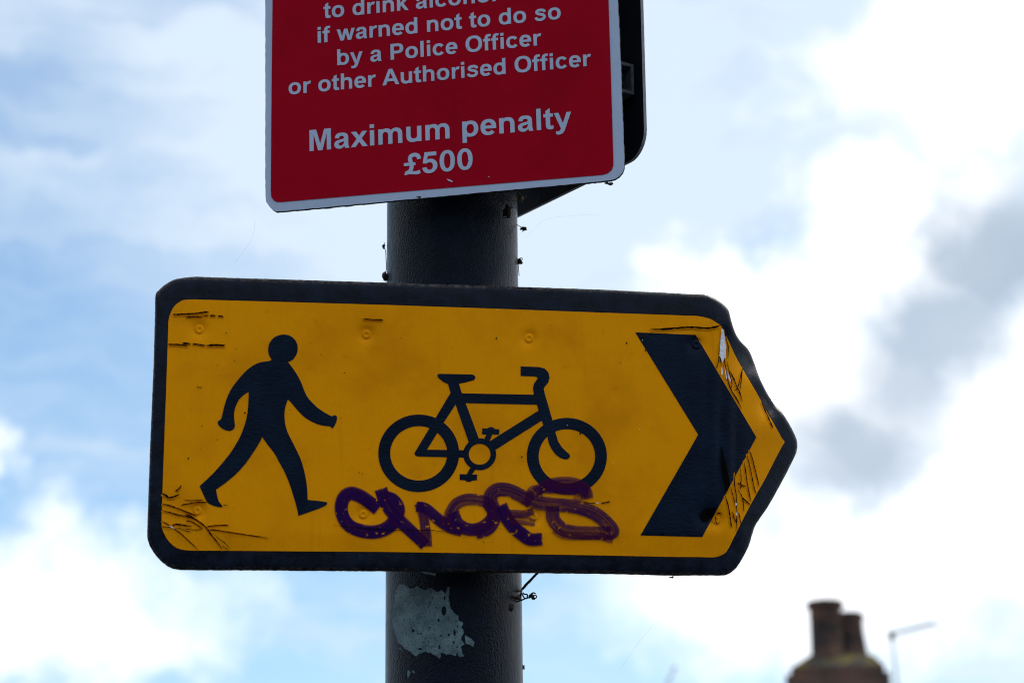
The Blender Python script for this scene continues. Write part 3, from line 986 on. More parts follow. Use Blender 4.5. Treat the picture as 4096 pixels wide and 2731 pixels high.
# purple marker scrawl
def g1(pts): return [(1300 + x * .2806, 1880 + y * .2806) for x, y in pts]
def g2(pts): return [(1880 + x * .2721, 1880 + y * .2721) for x, y in pts]
STROKES = [  # points, width px (start..end), ink load
    (g1([(720, 520), (600, 430), (480, 360), (370, 330), (280, 380), (235, 500), (255, 650), (340, 780), (480, 850), (640, 880), (800, 860), (940, 780), (1020, 660), (1050, 560), (1010, 460), (930, 400), (850, 400)]), (46, 46), .95),
    (g1([(810, 310), (850, 420), (930, 560), (1050, 700), (1190, 830), (1330, 960), (1400, 1030)]), (46, 44), .85),
    (g1([(1445, 1045), (1440, 900), (1420, 740), (1385, 590), (1350, 510)]), (42, 30), .62),
    (g1([(1340, 520), (1430, 540), (1530, 620), (1650, 720), (1790, 800), (1930, 840)]), (36, 48), .85),
    (g1([(1730, 760), (1790, 600), (1870, 480), (2000, 420), (2150, 420), (2290, 450)]), (44, 46), .50),
    (g1([(1840, 640), (1880, 740), (1980, 820), (2120, 845), (2260, 800), (2370, 700), (2400, 600), (2330, 480)]), (44, 44), .80),
    (g2([(130, 900), (260, 850), (340, 740), (350, 600), (310, 470), (310, 360), (390, 290), (500, 280), (620, 310), (760, 380), (860, 440)]), (52, 50), .62),
    (g2([(470, 560), (540, 700), (640, 830), (760, 930), (880, 1010), (1010, 1010)]), (46, 44), .95),
    (g2([(560, 640), (680, 640), (800, 640), (900, 610)]), (34, 24), .50),
    (g2([(620, 740), (760, 735), (920, 760)]), (40, 30), .22),
    (g2([(850, 400), (1000, 470), (1200, 500), (1450, 520), (1650, 560), (1850, 640), (1990, 750), (2080, 850), (2090, 910), (1980, 920), (1750, 915), (1550, 910), (1380, 870), (1270, 780), (1220, 680), (1215, 570)]), (52, 50), .55),
    (g2([(1260, 880), (1400, 960), (1650, 960), (1900, 960), (2080, 1010)]), (34, 34), .22),
    (g2([(880, 330), (930, 270), (1020, 290), (1020, 360)]), (30, 22), .35),
    (g2([(990, 300), (1110, 220), (1280, 180), (1450, 175), (1600, 215), (1700, 300), (1720, 380)]), (38, 46), .50),
    (g2([(1050, 260), (1250, 270), (1450, 290), (1600, 290), (1720, 320)]), (36, 40), .62),
    (g2([(1540, 390), (1640, 400), (1740, 380)]), (26, 22), .10),
]
gv_, gf_, uvA, uvB, uvC = [], [], [], [], []
for si, (path, (w0, w1), load) in enumerate(STROKES):
    c_ = crom(path, 8)
    for e_, k_ in ((0, 3), (-1, -4)):                # the brush lands and lifts a little beyond the letter
        d_ = c_[e_] - c_[k_]; d_ = d_ / (np.linalg.norm(d_) + 1e-9)
        x_ = [c_[e_] + d_ * (w0 * .12 * q_) for q_ in (1, 2, 3, 4)]
        c_ = x_[::-1] + c_ if e_ == 0 else c_ + x_
    n = len(c_); s = 0.0
    L = sum(np.linalg.norm(c_[i + 1] - c_[i]) for i in range(n - 1)) * PXM
    K = 8
    base = len(gv_)
    for i in range(n):
        dd = c_[min(i + 1, n - 1)] - c_[max(i - 1, 0)]
        nn = np.array([-dd[1], dd[0]]) / (np.linalg.norm(dd) + 1e-9)
        if i: s += np.linalg.norm(c_[i] - c_[i - 1]) * PXM
        w = (w0 + (w1 - w0) * i / (n - 1)) * 1.48
        for k in range(K + 1):
            t = k / K - .5
            p = c_[i] + nn * (t * w)
            gv_.append(ypt(p[0], p[1], 0.0013 + 0.00006 * si))
            uvA.append((s, k / K)); uvB.append((load, si / 20.0)); uvC.append((min(1.0, min(s, L - s) / (w * PXM * 0.55)), 0.0))
    for i in range(n - 1):
        for k in range(K):
            a = base + i * (K + 1) + k
            gf_.append((a, a + 1, a + K + 2, a + K + 1))
go = mesh_obj('graffiti', gv_, gf_, M['graffiti'], ysign, True)
la = go.data.uv_layers.new(name='stroke'); lb = go.data.uv_layers.new(name='load'); lc = go.data.uv_layers.new(name='ends')
for lp in go.data.loops:
    la.data[lp.index].uv = uvA[lp.vertex_index]
    lb.data[lp.index].uv = uvB[lp.vertex_index]
    lc.data[lp.index].uv = uvC[lp.vertex_index]
go['label'] = 'purple marker scrawl smeared under the bicycle'

# cracks, tears and scratches in the film
def ztl(p): return [(600 + x * .1786, 1180 + y * .1786) for x, y in p]
def zbl(p): return [(560 + x * .2551, 1900 + y * .2551) for x, y in p]
def zn1(p): return [(2480 + x * .3826, 1200 + y * .3826) for x, y in p]
def zn2(p): return [(2480 + x * .3954, 1700 + y * .3954) for x, y in p]
CR = [(ztl([(500, 430), (600, 432), (800, 425), (1000, 415), (1150, 395), (1250, 378), (1325, 380)]), 6), (ztl([(800, 495), (900, 492), (1000, 485), (1130, 487), (1200, 470)]), 4),
      (ztl([(1210, 462), (1260, 458), (1310, 457)]), 4), (ztl([(1340, 462), (1400, 458), (1470, 462)]), 5.5), (ztl([(1520, 468), (1580, 470), (1650, 485)]), 5),
      (ztl([(405, 1098), (500, 1105), (650, 1110), (850, 1132)]), 6), (ztl([(725, 1075), (800, 1078), (920, 1090)]), 6), (ztl([(950, 1090), (1050, 1098), (1150, 1118), (1240, 1125)]), 5),
      (ztl([(1255, 1130), (1400, 1118), (1540, 1118), (1600, 1125), (1690, 1122)]), 7), (z2([(1145, 250), (1200, 255), (1250, 256)]), 5), (z2([(293, 598), (306, 602), (320, 604)]), 3),
      (zbl([(555, 245), (610, 215), (650, 155)]), 5), (zbl([(345, 285), (400, 310), (450, 350), (520, 340), (620, 295)]), 7), (zbl([(680, 380), (780, 397), (900, 392), (1010, 392)]), 3),
      (zbl([(640, 462), (720, 452), (850, 430), (960, 420), (1050, 425)]), 3.5), (zbl([(340, 446), (450, 468), (600, 520), (700, 560), (800, 600), (900, 645)]), 4),
      (zbl([(335, 550), (450, 575), (600, 620), (720, 640), (850, 680), (950, 740), (1030, 810), (1080, 880), (1150, 970), (1230, 1070), (1300, 1175)]), 4.5),
      (zbl([(700, 600), (800, 640), (900, 710), (1000, 790)]), 4), (zbl([(720, 710), (800, 720), (900, 780), (990, 835)]), 3.5), (zbl([(1040, 805), (1200, 785), (1390, 778)]), 4),
      (zbl([(1060, 855), (1150, 852), (1300, 875), (1500, 905), (1700, 935), (2010, 980)]), 3.5), (zbl([(335, 715), (400, 745), (470, 790), (540, 840), (650, 920), (780, 1040), (915, 1160)]), 3.5),
      (zbl([(500, 790), (560, 765), (650, 775), (810, 798)]), 5), (zbl([(550, 835), (640, 835), (720, 870), (800, 890)]), 3), (zbl([(695, 832), (780, 850), (900, 855), (970, 840)]), 3),
      (zbl([(340, 800), (400, 815), (480, 815)]), 3), (zbl([(1150, 920), (1250, 1000), (1340, 1070), (1405, 1145)]), 2.5), (zbl([(1280, 1100), (1340, 1140), (1390, 1175)]), 2.5), (zbl([(1300, 465), (1340, 464), (1370, 467)]), 3),
      (zn1([(320, 305), (450, 303), (600, 292), (750, 283), (900, 293), (1000, 280), (1045, 262)]), 7), (zn1([(1090, 310), (1110, 400), (1130, 480), (1130, 600)]), 3.5),
      (zn1([(1035, 580), (1025, 650), (1010, 710)]), 3.5), (zn1([(1090, 590), (1100, 680), (1130, 850), (1170, 950), (1220, 1030), (1270, 1130)]), 4), (zn1([(1120, 640), (1140, 740), (1170, 870), (1160, 930)]), 3),
      (zn1([(1150, 740), (1190, 820), (1220, 900), (1250, 960), (1280, 1055)]), 4.5), (zn1([(1285, 705), (1260, 800), (1230, 910), (1200, 940)]), 3.5), (zn1([(1280, 710), (1270, 820), (1255, 940)]), 3),
      (zn1([(1480, 1060), (1530, 1180), (1570, 1270), (1600, 1335)]), 4.5), (zn1([(1500, 1090), (1540, 1160), (1575, 1230)]), 3), (zn1([(800, 385), (830, 410), (850, 435)]), 2.5),
      (zn1([(1045, 480), (1040, 560), (1050, 620), (1060, 700)]), 2.5),
      (zn2([(1310, 250), (1340, 340), (1370, 460), (1410, 620)]), 4), (zn2([(1285, 290), (1310, 400), (1335, 520), (1360, 640), (1380, 690)]), 3.5), (zn2([(1255, 360), (1275, 490), (1290, 600), (1310, 700), (1325, 765)]), 3.5),
      (zn2([(1220, 420), (1225, 540), (1225, 620)]), 2.5), (zn2([(1190, 580), (1220, 600), (1270, 618)]), 4), (zn2([(1215, 570), (1222, 610), (1222, 640)]), 5),
      (zn2([(1165, 480), (1160, 600), (1175, 700), (1180, 850), (1180, 960), (1185, 1070)]), 3.5), (zn2([(1120, 620), (1150, 740), (1170, 800)]), 3), (zn2([(1065, 710), (1090, 800), (1110, 900), (1120, 980), (1135, 1035)]), 4.5),
      (zn2([(1240, 730), (1280, 770), (1320, 800)]), 4.5), (zn2([(1190, 640), (1240, 740), (1255, 880)]), 3), (zn2([(1140, 870), (1155, 940), (1180, 980)]), 3.5), (zn2([(1200, 880), (1225, 1000)]), 3.5),
      (zn2([(970, 910), (965, 950), (980, 990), (1000, 1000)]), 3), (zn2([(975, 895), (1000, 890), (1025, 882)]), 4),
      (g1([(120, 780), (250, 795), (430, 815), (600, 825), (900, 850), (1150, 850), (1500, 855), (1680, 875), (1850, 880)]), 2.2), (g2([(1670, 460), (1780, 485), (1850, 480)]), 3), (g2([(1930, 482), (2000, 470), (2060, 455)]), 4),
      (zn1([(815, 1402), (840, 1401), (870, 1402)]), 2)]
def ribbon(path, w, taper=True, lump=0.35):
    c_ = crom(path, 6); n = len(c_)
    a, b = [], []
    for i in range(n):
        dd = c_[min(i + 1, n - 1)] - c_[max(i - 1, 0)]
        nn = np.array([-dd[1], dd[0]]) / (np.linalg.norm(dd) + 1e-9)
        t = i / (n - 1)
        ww = w * (0.25 + 0.75 * min(1, 5 * t, 5 * (1 - t))) if taper else w
        ww *= 1 + rng.uniform(-lump, lump)
        a.append(c_[i] + nn * ww / 2); b.append(c_[i] - nn * ww / 2)
    v = a + b
    f = [(i, i + 1, n + i + 1, n + i) for i in range(n - 1)]
    return v, f
for ci, (path, w) in enumerate(CR):
    v, f = ribbon(path, w * 1.05)
    if w >= 3.5:
        c_ = crom(path, 4); n = len(c_); lv = []
        for i in range(n):
            dd = c_[min(i + 1, n - 1)] - c_[max(i - 1, 0)]
            nn = np.array([-dd[1], dd[0]]) / (np.linalg.norm(dd) + 1e-9)
            t = i / (n - 1); up_ = 0.0016 * min(1, 4 * t, 4 * (1 - t)) * rng.uniform(.5, 1.2)
            for off, zz in ((w * .35, up_), (w * 1.5, 0.00005)):
                p = c_[i] + nn * off
                lv.append(ypt(p[0], p[1], 0.0012 + zz))
        mesh_obj('lifted_edge', lv, [(2 * i, 2 * i + 1, 2 * i + 3, 2 * i + 2) for i in range(n - 1)], M['yellow'], film, True)
    mesh_obj('crack', [ypt(p[0], p[1], 0.0024 + 0.00003 * (ci % 9)) for p in v], f, M['crack'], film)
def flake(name, poly, mat, lift=0.0027, amp=1.0, seg=6):
    pts, tris = fill([(ragged(poly, amp, seg), [])])
    return mesh_obj(name, [ypt(x, y, lift) for x, y in pts], tris, mat, film)
for poly in (zn1([(1060, 300), (1080, 305), (1088, 340), (1100, 420), (1110, 480), (1105, 600), (1095, 620), (1090, 595), (1080, 640), (1068, 650), (1055, 610), (1040, 580), (1045, 480), (1055, 400)]),
             zn1([(1062, 690), (1075, 730), (1075, 780), (1058, 780)]), zn1([(1096, 690), (1108, 740), (1122, 830), (1106, 812)]), zn1([(1120, 740), (1145, 800), (1164, 866), (1140, 830)]),
             zn2([(1168, 780), (1184, 788), (1180, 812), (1170, 808)]), zn2([(1172, 868), (1186, 890), (1186, 918), (1174, 912)]),
             zbl([(445, 785), (490, 795), (540, 838), (500, 830)]), g2([(1845, 480), (1875, 474), (1905, 482), (1870, 490)])):
    flake('torn_strip', poly, M['silver'], amp=.8)
flake('tear', zn2([(1028, 200), (1050, 300), (1080, 430), (1115, 600), (1075, 690), (1060, 600), (1035, 480), (1022, 330)]), M['crack'], .0029, 1.2)
flake('tear', zn2([(970, 830), (930, 845), (880, 835), (830, 870), (812, 910), (835, 955), (860, 975), (905, 955), (945, 915)]), M['crack'], .0030, 3, 5)
for k in range(46):
    x, y = rng.uniform(720, 2750), rng.uniform(1230, 2180)
    r = rng.choice([1.3, 1.6, 2.0, 2.0, 3.2])
    flake('speck', ell(x, y, r, r * rng.uniform(.7, 1.6), 7), M['crack'], .0031, .4, 5)
for k, (x, y) in enumerate(((2560, 1715), (2455, 1850), (2570, 1360), (1990, 1240), (2270, 1700))):
    flake('speck', ell(x, y, 1.6, 2.2, 7), M['silver'], .0031, .6, 5)

# fixing channels and post bands behind the yellow sign
def channel(frame_thing, x0, x1, y, depth_from, depth_to, h=0.040, wall=0.004, mat='alu'):
    """open C section running sideways behind a panel (local frame); web on the panel side"""
    m = MB()
    s = 1 if depth_to > depth_from else -1
    a, b = sorted((depth_from, depth_from + s * wall)); m.box(x0, x1, y - h / 2, y + h / 2, a, b)
    a, b = sorted((depth_from + s * wall, depth_to))
    m.box(x0, x1, y + h / 2 - wall, y + h / 2, a, b); m.box(x0, x1, y - h / 2, y - h / 2 + wall, a, b)
    a, b = sorted((depth_to, depth_to - s * wall))
    m.box(x0, x1, y + h / 2 - .012, y + h / 2 - wall - .0002, a, b); m.box(x0, x1, y - h / 2 + wall + .0002, y - h / 2 + .012, a, b)
    return m.build('channel', M[mat], frame_thing)
def band(frame_thing, pl, y, h=0.022):
    """strap round the post at local height y"""
    wz = (pl.O + pl.Y * y)
    c_ = Vector((POST_P.x, POST_P.y, wz.z))
    m = MB()
    n = 48
    v, f = [], []
    for r, z in ((POST_R + .0004, -h / 2), (POST_R + .003, -h / 2), (POST_R + .003, h / 2), (POST_R + .0004, h / 2)):
        for i in range(n):
            a = 2 * math.pi * i / n
            p = c_ + Vector((r * math.cos(a), r * math.sin(a), z)) - pl.O
            v.append((p.dot(pl.X), p.dot(pl.Y), p.dot(pl.N)))
    for j in range(4):
        for i in range(n):
            f.append((j * n + i, j * n + (i + 1) % n, ((j + 1) % 4) * n + (i + 1) % n, ((j + 1) % 4) * n + i))
    m.add(v, f)
    return m.build('post_band', M['plate_edge'], frame_thing)
for py in (1345, 2055):
    x, y, z = YEL.at(1811, py)
    channel(ysign, YEL.at(760, py)[0], YEL.at(2700, py)[0], y, -0.0235, -0.040)
    band(ysign, YEL, y)

# ------------------------------------------------------------------ the red notice
rsign = thing('notice_sign', 'red notice with white lettering warning about drinking alcohol, above the yellow sign', 'sign', RED.mat)
TOPY = -1150
def redge(xb, slope): return lambda y: xb + slope * (y - 0)
RO = [(1061.5, TOPY + 60), (1061, 300), (1061, 760), (1061.5, 786), (1065, 806), (1075, 824), (1090, 838), (1104, 845), (1122, 845.5),
      (1500, 810.5), (2000, 763.5), (2400, 726), (2440, 721.5), (2459, 717), (2477, 706), (2490, 690), (2497, 670), (2498, 648), (2484, 280), (2471, 0), (2471 + .041 * TOPY, TOPY + 90)]
# top corners
xr = 2471 + .041 * TOPY
RO += [(xr - 4, TOPY + 50), (xr - 14, TOPY + 20), (xr - 40, TOPY + 5), (1140, TOPY + 145), (1100, TOPY + 140), (1075, TOPY + 120), (1064, TOPY + 95)]
RO[0] = (1061.5, TOPY + 170)
RO[-4:] = [(1160, TOPY + 128), (1115, TOPY + 131), (1082, TOPY + 140), (1066, TOPY + 152)]
RI = [(1090, TOPY + 210), (1090, 0), (1086, 350), (1083.5, 700), (1083, 765), (1085, 788), (1095, 802), (1108, 808.5), (1124, 808.5),
      (1500, 776), (2000, 734), (2380, 702.5), (2411, 699.5), (2432, 693), (2447, 680), (2453.5, 662), (2453.5, 645), (2448, 450), (2442, 242), (2434, 0), (2434 + .041 * TOPY, TOPY + 95)]
RI += [(2434 + .041 * TOPY - 12, TOPY + 55), (2434 + .041 * TOPY - 45, TOPY + 40), (1150, TOPY + 165), (1112, TOPY + 172), (1096, TOPY + 186)]
def rpt(px, py, z=0.0): return RED.at(px, py, z)
ro = ragged(RO, 0.9, 16)
pts, tris = fill([(ro, [])], 120)
fv = [rpt(x, y, 0.0) for x, y in pts]
mesh_obj('white_face', fv, tris, M['white'], rsign)
ev, ef = [], []
no = len(ro)
rim0 = [rpt(x, y, 0.0) for x, y in ro]
ev += [(x, y, -0.0003) for x, y, z in rim0] + [(x + rng.uniform(-.0006, .0006), y + rng.uniform(-.0006, .0006), -0.005) for x, y, z in rim0]
ef = [(i, (i + 1) % no, no + (i + 1) % no, no + i) for i in range(no)]
mesh_obj('panel_edge', ev, ef, M['grime'], rsign)
mesh_obj('back_skin', [(x, y, -0.0052) for x, y, z in fv], [t[::-1] for t in tris], M['plate'], rsign)
pts, tris = fill([(dens(RI, 60), [])], 120)
mesh_obj('red_field', [rpt(x, y, 0.0005) for x, y in pts], tris, M['red'], rsign)


# bold grotesque letterforms, drawn on a 1000-unit em: each glyph is (advance, [(outline, holes), ...])
def gr(x0, x1, y0, y1): return ([(x0, y0), (x1, y0), (x1, y1), (x0, y1)], [])
def arc(cx, cy, rx, ry, a0, a1, n=16, e=2.25):
    out = []
    for k in range(n + 1):
        t = rad(a0 + (a1 - a0) * k / n); c_, s_ = math.cos(t), math.sin(t)
        out.append((cx + rx * math.copysign(abs(c_) ** (2 / e), c_), cy + ry * math.copysign(abs(s_) ** (2 / e), s_)))
    return out
def oval(cx, cy, rx, ry, ix, iy): return (arc(cx, cy, rx, ry, 0, 360, 48)[:-1], [arc(cx, cy, ix, iy, 0, 360, 48)[:-1]])
def arch(x0, x1, x2, x3, top, yb=0):
    """from a stem at x0..x1 over to a leg at x2..x3"""
    return (arc((x0 + x3) / 2 + 25, 310, (x3 - x0) / 2 - 25, top - 310, 160, 0) + [(x3, yb), (x2, yb)] + arc((x1 + x2) / 2, 300, (x2 - x1) / 2, top - 116 - 300, 0, 180), [])
def pen(path, w, n=5):
    v, _ = ribbon(path, w, False, 0.0)
    h = len(v) // 2
    return ([tuple(p) for p in v[:h]] + [tuple(p) for p in v[h:]][::-1], [])
def sm(pts): return ([tuple(p) for p in crom(pts, 3, True)], [])
turn = lambda shp, w, h: ([(w - x, h - y) for x, y in shp[0]], [[(w - x, h - y) for x, y in q] for q in shp[1]])
NARCH = arch(66, 203, 410, 547, 531)
GL = {
    ' ': (278, []), 'i': (278, [gr(71, 209, 0, 519), gr(71, 209, 592, 716)]), 'l': (278, [gr(71, 209, 0, 716)]),
    'o': (611, [oval(305, 259, 265, 271, 125, 158)]), 'O': (778, [oval(390, 358, 347, 370, 198, 247)]), '0': (556, [oval(278, 355, 240, 367, 102, 255)]),
    'b': (611, [gr(66, 203, 0, 716), oval(318, 259, 254, 271, 115, 158)]), 'd': (611, [gr(411, 548, 0, 716), oval(296, 259, 254, 271, 115, 158)]),
    'p': (611, [gr(66, 203, -198, 519), oval(318, 259, 254, 271, 115, 158)]),
    'n': (611, [gr(66, 203, 0, 519), NARCH]), 'h': (611, [gr(66, 203, 0, 716), NARCH]),
    'u': (611, [turn(gr(66, 203, 0, 519), 613, 519), turn((NARCH[0], []), 613, 519)]),
    'm': (889, [gr(62, 199, 0, 519), arch(62, 199, 376, 513, 531), arch(376, 513, 690, 827, 531)]),
    'r': (389, [gr(66, 203, 0, 519), ([(200, 250), (200, 430), (240, 492), (295, 526), (345, 531), (399, 512), (357, 393), (320, 406), (280, 402), (240, 378), (215, 330)], [])]),
    't': (333, [([(82, 130), (82, 618), (219, 700), (219, 150), (225, 118), (250, 105), (285, 109), (312, 118), (324, 12), (280, -6), (215, -12), (150, 0), (105, 35), (88, 80)], []), gr(12, 312, 409, 519)]),
    'f': (333, [([(75, 0), (75, 560), (90, 640), (130, 690), (190, 722), (260, 728), (340, 715), (322, 618), (280, 624), (240, 618), (218, 596), (212, 560), (212, 0)], []), gr(5, 305, 409, 519)]),
    'k': (556, [gr(66, 203, 0, 716), ([(200, 335), (375, 519), (544, 519), (345, 308), (558, 0), (408, 0), (250, 222), (200, 172)], [])]),
    'c': (556, [(arc(290, 259, 253, 271, 36, 324, 40) + arc(290, 259, 112, 158, 330, 30, 40), [])]),
    'e': (556, [(arc(280, 259, 248, 271, -10, 318, 44) + arc(280, 259, 108, 158, 322, 197, 24) + [(176, 213)], [arc(280, 259, 108, 158, 17, 163, 20)])]),
    's': (556, [pen([(462, 372), (430, 440), (360, 474), (275, 476), (190, 464), (138, 424), (132, 368), (178, 322), (270, 292), (368, 262), (430, 220), (440, 152), (400, 86), (318, 50), (250, 46), (160, 64), (108, 108), (84, 160)], 116)]),
    'a': (556, [([(55, 365), (72, 430), (112, 490), (180, 524), (275, 531), (375, 520), (445, 482), (480, 420), (488, 350), (488, 170), (494, 80), (520, 0), (385, 0), (370, 60), (353, 200), (354, 330), (348, 385), (322, 415), (270, 424), (215, 410), (180, 342)], []),
                ([(360, 330), (300, 312), (200, 295), (110, 265), (55, 215), (38, 145), (55, 70), (105, 15), (190, -12), (270, 2), (330, 40), (380, 85)], [[(354, 235), (300, 220), (240, 205), (190, 185), (176, 150), (190, 110), (230, 90), (280, 98), (330, 130), (350, 180)]])]),
    'w': (778, [([(0, 519), (145, 519), (228, 180), (318, 519), (459, 519), (545, 180), (630, 519), (775, 519), (614, 0), (474, 0), (388, 330), (302, 0), (162, 0)], [])]),
    'y': (556, [([(8, 519), (155, 519), (282, 148), (405, 519), (548, 519), (362, 10), (330, -80), (290, -150), (240, -192), (170, -210), (110, -208), (65, -198), (54, -92), (95, -98), (135, -100), (175, -88), (200, -50), (212, -5)], [])]),
    'x': (556, [([(10, 0), (200, 268), (20, 519), (188, 519), (280, 372), (378, 519), (540, 519), (363, 272), (556, 0), (388, 0), (280, 165), (172, 0)], [])]),
    'A': (722, [([(0, 0), (279, 716), (433, 716), (719, 0), (562, 0), (500, 163), (214, 163), (155, 0)], [[(258, 284), (455, 284), (355, 550)]])]),
    'M': (833, [([(74, 0), (74, 716), (290, 716), (420, 228), (549, 716), (765, 716), (765, 0), (631, 0), (631, 564), (489, 0), (350, 0), (208, 564), (208, 0)], [])]),
    'P': (667, [([(73, 0), (218, 0), (218, 270)] + arc(395, 493, 225, 223, -90, 90, 20) + [(73, 716)], [[(218, 391)] + arc(385, 493, 84, 102, -90, 90, 14) + [(218, 595)]])]),
    '5': (556, [([(123, 710), (495, 710), (495, 580), (226, 580), (203, 458), (250, 472), (310, 478), (385, 462), (455, 415), (500, 355), (518, 290), (520, 235), (508, 150), (470, 85), (410, 30), (340, -3), (265, -12), (195, -4), (130, 22), (75, 80), (40, 185), (180, 200), (200, 140), (235, 108), (280, 101), (325, 114), (360, 150), (377, 200), (378, 245), (368, 305), (330, 348), (275, 362), (225, 355), (175, 325), (60, 342)], [])]),
    '£': (556, [pen([(505, 505), (480, 600), (410, 655), (325, 660), (250, 625), (218, 545), (235, 440), (262, 335), (258, 225), (205, 115), (95, 60)], 128), gr(20, 385, 305, 405),
                ([(28, 5), (60, 112), (130, 128), (220, 116), (320, 104), (400, 98), (460, 112), (508, 140), (548, 30), (480, -5), (400, -14), (300, 4), (200, 20), (120, 14), (70, -8)], [])]),
}
_gcache = {}
def glyph(ch):
    if ch not in _gcache:
        _gcache[ch] = fill(GL[ch][1], None, None, 0.05) if GL[ch][1] else (np.zeros((0, 2)), np.zeros((0, 3), int))
    return _gcache[ch]
def lettering(text, start, end, cap_px):
    V, T, x = [], [], 0
    for ch in text:
        p, t = glyph(ch)
        T += [tuple(int(i) + len(V) for i in q) for q in t]
        V += [(a + x, b) for a, b in p]
        x += GL[ch][0]
    V = np.array(V)
    x0, x1 = V[:, 0].min(), V[:, 0].max()
    a = Vector(rpt(*start)[:2]); b = Vector(rpt(*end)[:2])
    ex = b - a
    sx = ex.length / (x1 - x0); ex.normalize(); ey = Vector((-ex.y, ex.x))
    sy = (Vector(rpt(start[0], start[1] - cap_px)[:2]) - a).dot(ey) / 716.0
    vv = []
    for px_, py_ in V:
        p = a + ex * ((px_ - x0) * sx) + ey * (py_ * sy)
        vv.append((p.x, p.y, 0.0009))
    return mesh_obj('lettering', vv, T, M['white'], rsign)
lettering('to drink alcohol', (1295, 75.6), (1983.5, 6.8), 63)
lettering('if warned not to do so', (1271.6, 174), (2244, 77), 63)
lettering('by a Police Officer', (1349.7, 263), (2167, 182), 63)
lettering('or other Authorised Officer', (1155.4, 380), (2366, 264.5), 63)
lettering('Maximum penalty', (1239, 606.4), (2287, 510), 84)
lettering('£500', (1617, 702), (1892, 677), 84)
def rflake(name, poly, mat, z=0.0013, amp=.8):
    pts, tris = fill([(ragged(poly, amp, 5), [])])
    return mesh_obj(name, [rpt(x, y, z) for x, y in pts], tris, mat, rsign)
rflake('scratch', [(1786, 716), (1800, 719), (1812, 726), (1808, 729), (1796, 724)], M['white'])
rflake('scratch', [(1952, 706), (1957, 706), (1956, 711)], M['white'])
for k in range(22):
    x, y = rng.uniform(1110, 2420), rng.uniform(20, 660)
    rflake('speck', ell(x, y, rng.uniform(1.2, 2.2), rng.uniform(1.2, 2.2), 6), M['crack'], 0.0014, .3)
for py in (-560, 360):
    x, y, z = RED.at(1811, py)
    channel(rsign, RED.at(1220, py)[0], RED.at(2330, py)[0], y, -0.0062, -0.033)
    band(rsign, RED, y)
# grime beads along the lower edge
for k, (x, y, r) in enumerate(((1675, 790, 7), (1690, 795, 5), (2426, 732, 6), (2442, 736, 8), (2380, 732, 4), (1558, 806, 3))):
    p = rpt(x, y, -0.001); g_ = MB(); g_.lump(p, r * PXM, k + 3, (1.3, .8, .8)); g_.build('grime_bead', M['grime'], rsign)

# ------------------------------------------------------------------ the sign on the far side, seen from behind
bsign = thing('back_of_sign', 'dark grey back of a sign turned away, beside the red notice', 'sign', REAR.mat)
xr_, yb_, _ = REAR.at(2577, 560)
_, ybot, _ = REAR.at(2330, 737)
xl_ = -xr_
ytop = ybot + 0.62
rc = 0.034
def rrect(x0, x1, y0, y1, r, n=8):
    out = []
    for cx, cy, a0 in ((x1 - r, y0 + r, -90), (x1 - r, y1 - r, 0), (x0 + r, y1 - r, 90), (x0 + r, y0 + r, 180)):
        for k in range(n + 1):
            a = rad(a0 + 90 * k / n)
            out.append((cx + r * math.cos(a), cy + r * math.sin(a)))
    return out
q = rrect(xl_, xr_, ybot, ytop, rc)
TH = 0.0045
m_ = MB(); nq = len(q)
m_.add([(x, y, 0) for x, y in q], [tuple(range(nq))]); m_.build('panel', M['plate'], bsign)
m_ = MB(); m_.add([(x, y, -.0002) for x, y in q] + [(x, y, -TH) for x, y in q], [(i, nq + i, nq + (i + 1) % nq, (i + 1) % nq) for i in range(nq)]); m_.build('panel_edge', M['plate_edge'], bsign)
m_ = MB(); m_.add([(x, y, -TH - .0002) for x, y in q], [tuple(range(nq))[::-1]]); m_.build('front_face', M['white'], bsign)
xe, ye, _ = REAR.at(2508, 312, 0.012)
channel(bsign, -xe, xe, ye, 0.001, 0.034, h=0.041, mat='dull')
band(bsign, REAR, ye)
channel(bsign, -xe, xe, ye + .36, 0.001, 0.046, h=0.041)
band(bsign, REAR, ye + .36)

# ------------------------------------------------------------------ twig, husks and webs caught on the post
def wp(px, py, off=0.0):
    """world point on the view ray at the post's depth (off metres nearer)"""
    d = ray(px, py)
    return CAM + d * ((POST_P.y - off - CAM.y) / d.y)
def rel(pts, o): return [Vector(p) - o for p in pts]
def zt(p, off): return [wp(1980 + x * .1212, 2260 + y * .1212, off) for x, y in p]
tw0 = zt([(1410, 230)], .02)[0]
tw = thing('dry_twig', 'dry brown plant stem hooked below the yellow sign beside the post', 'twig', Matrix.Translation(tw0))
m_ = MB(); main = zt([(1440, 120), (1400, 240), (1290, 360), (1160, 500), (1060, 600), (960, 720), (890, 800)], .02)
m_.tube(rel([p for p in crom([tuple(p) for p in main], 4)], tw0), 0.0016, 8, .22); m_.build('stem', M['twig'], tw)
for path, r in (([(890, 800), (800, 840), (650, 890), (540, 915), (480, 910)], .0010), ([(880, 800), (865, 900), (840, 1000), (815, 1120), (790, 1150)], .0011),
                ([(1120, 1060), (1000, 1095), (860, 1150), (740, 1190), (600, 1240), (500, 1270)], .0009), ([(860, 900), (920, 1000), (980, 1080), (1060, 1070), (1060, 960), (960, 950), (920, 890)], .0009)):
    m_ = MB(); q_ = [tuple(p) for p in zt(path, .03)]; q_[0] = tuple(zt(path[:1], .02)[0]) if path[0][0] > 870 else q_[0]
    m_.tube(rel(crom(q_, 4), tw0), r, 6, .25); m_.build('twig_branch', M['twig'], tw)
m_ = MB(); m_.lump(zt([(1200, 1020)], .025)[0] - tw0, .0030, 11, (1.15, 1, 1)); m_.lump(zt([(1270, 1080)], .025)[0] - tw0, .0020, 13)
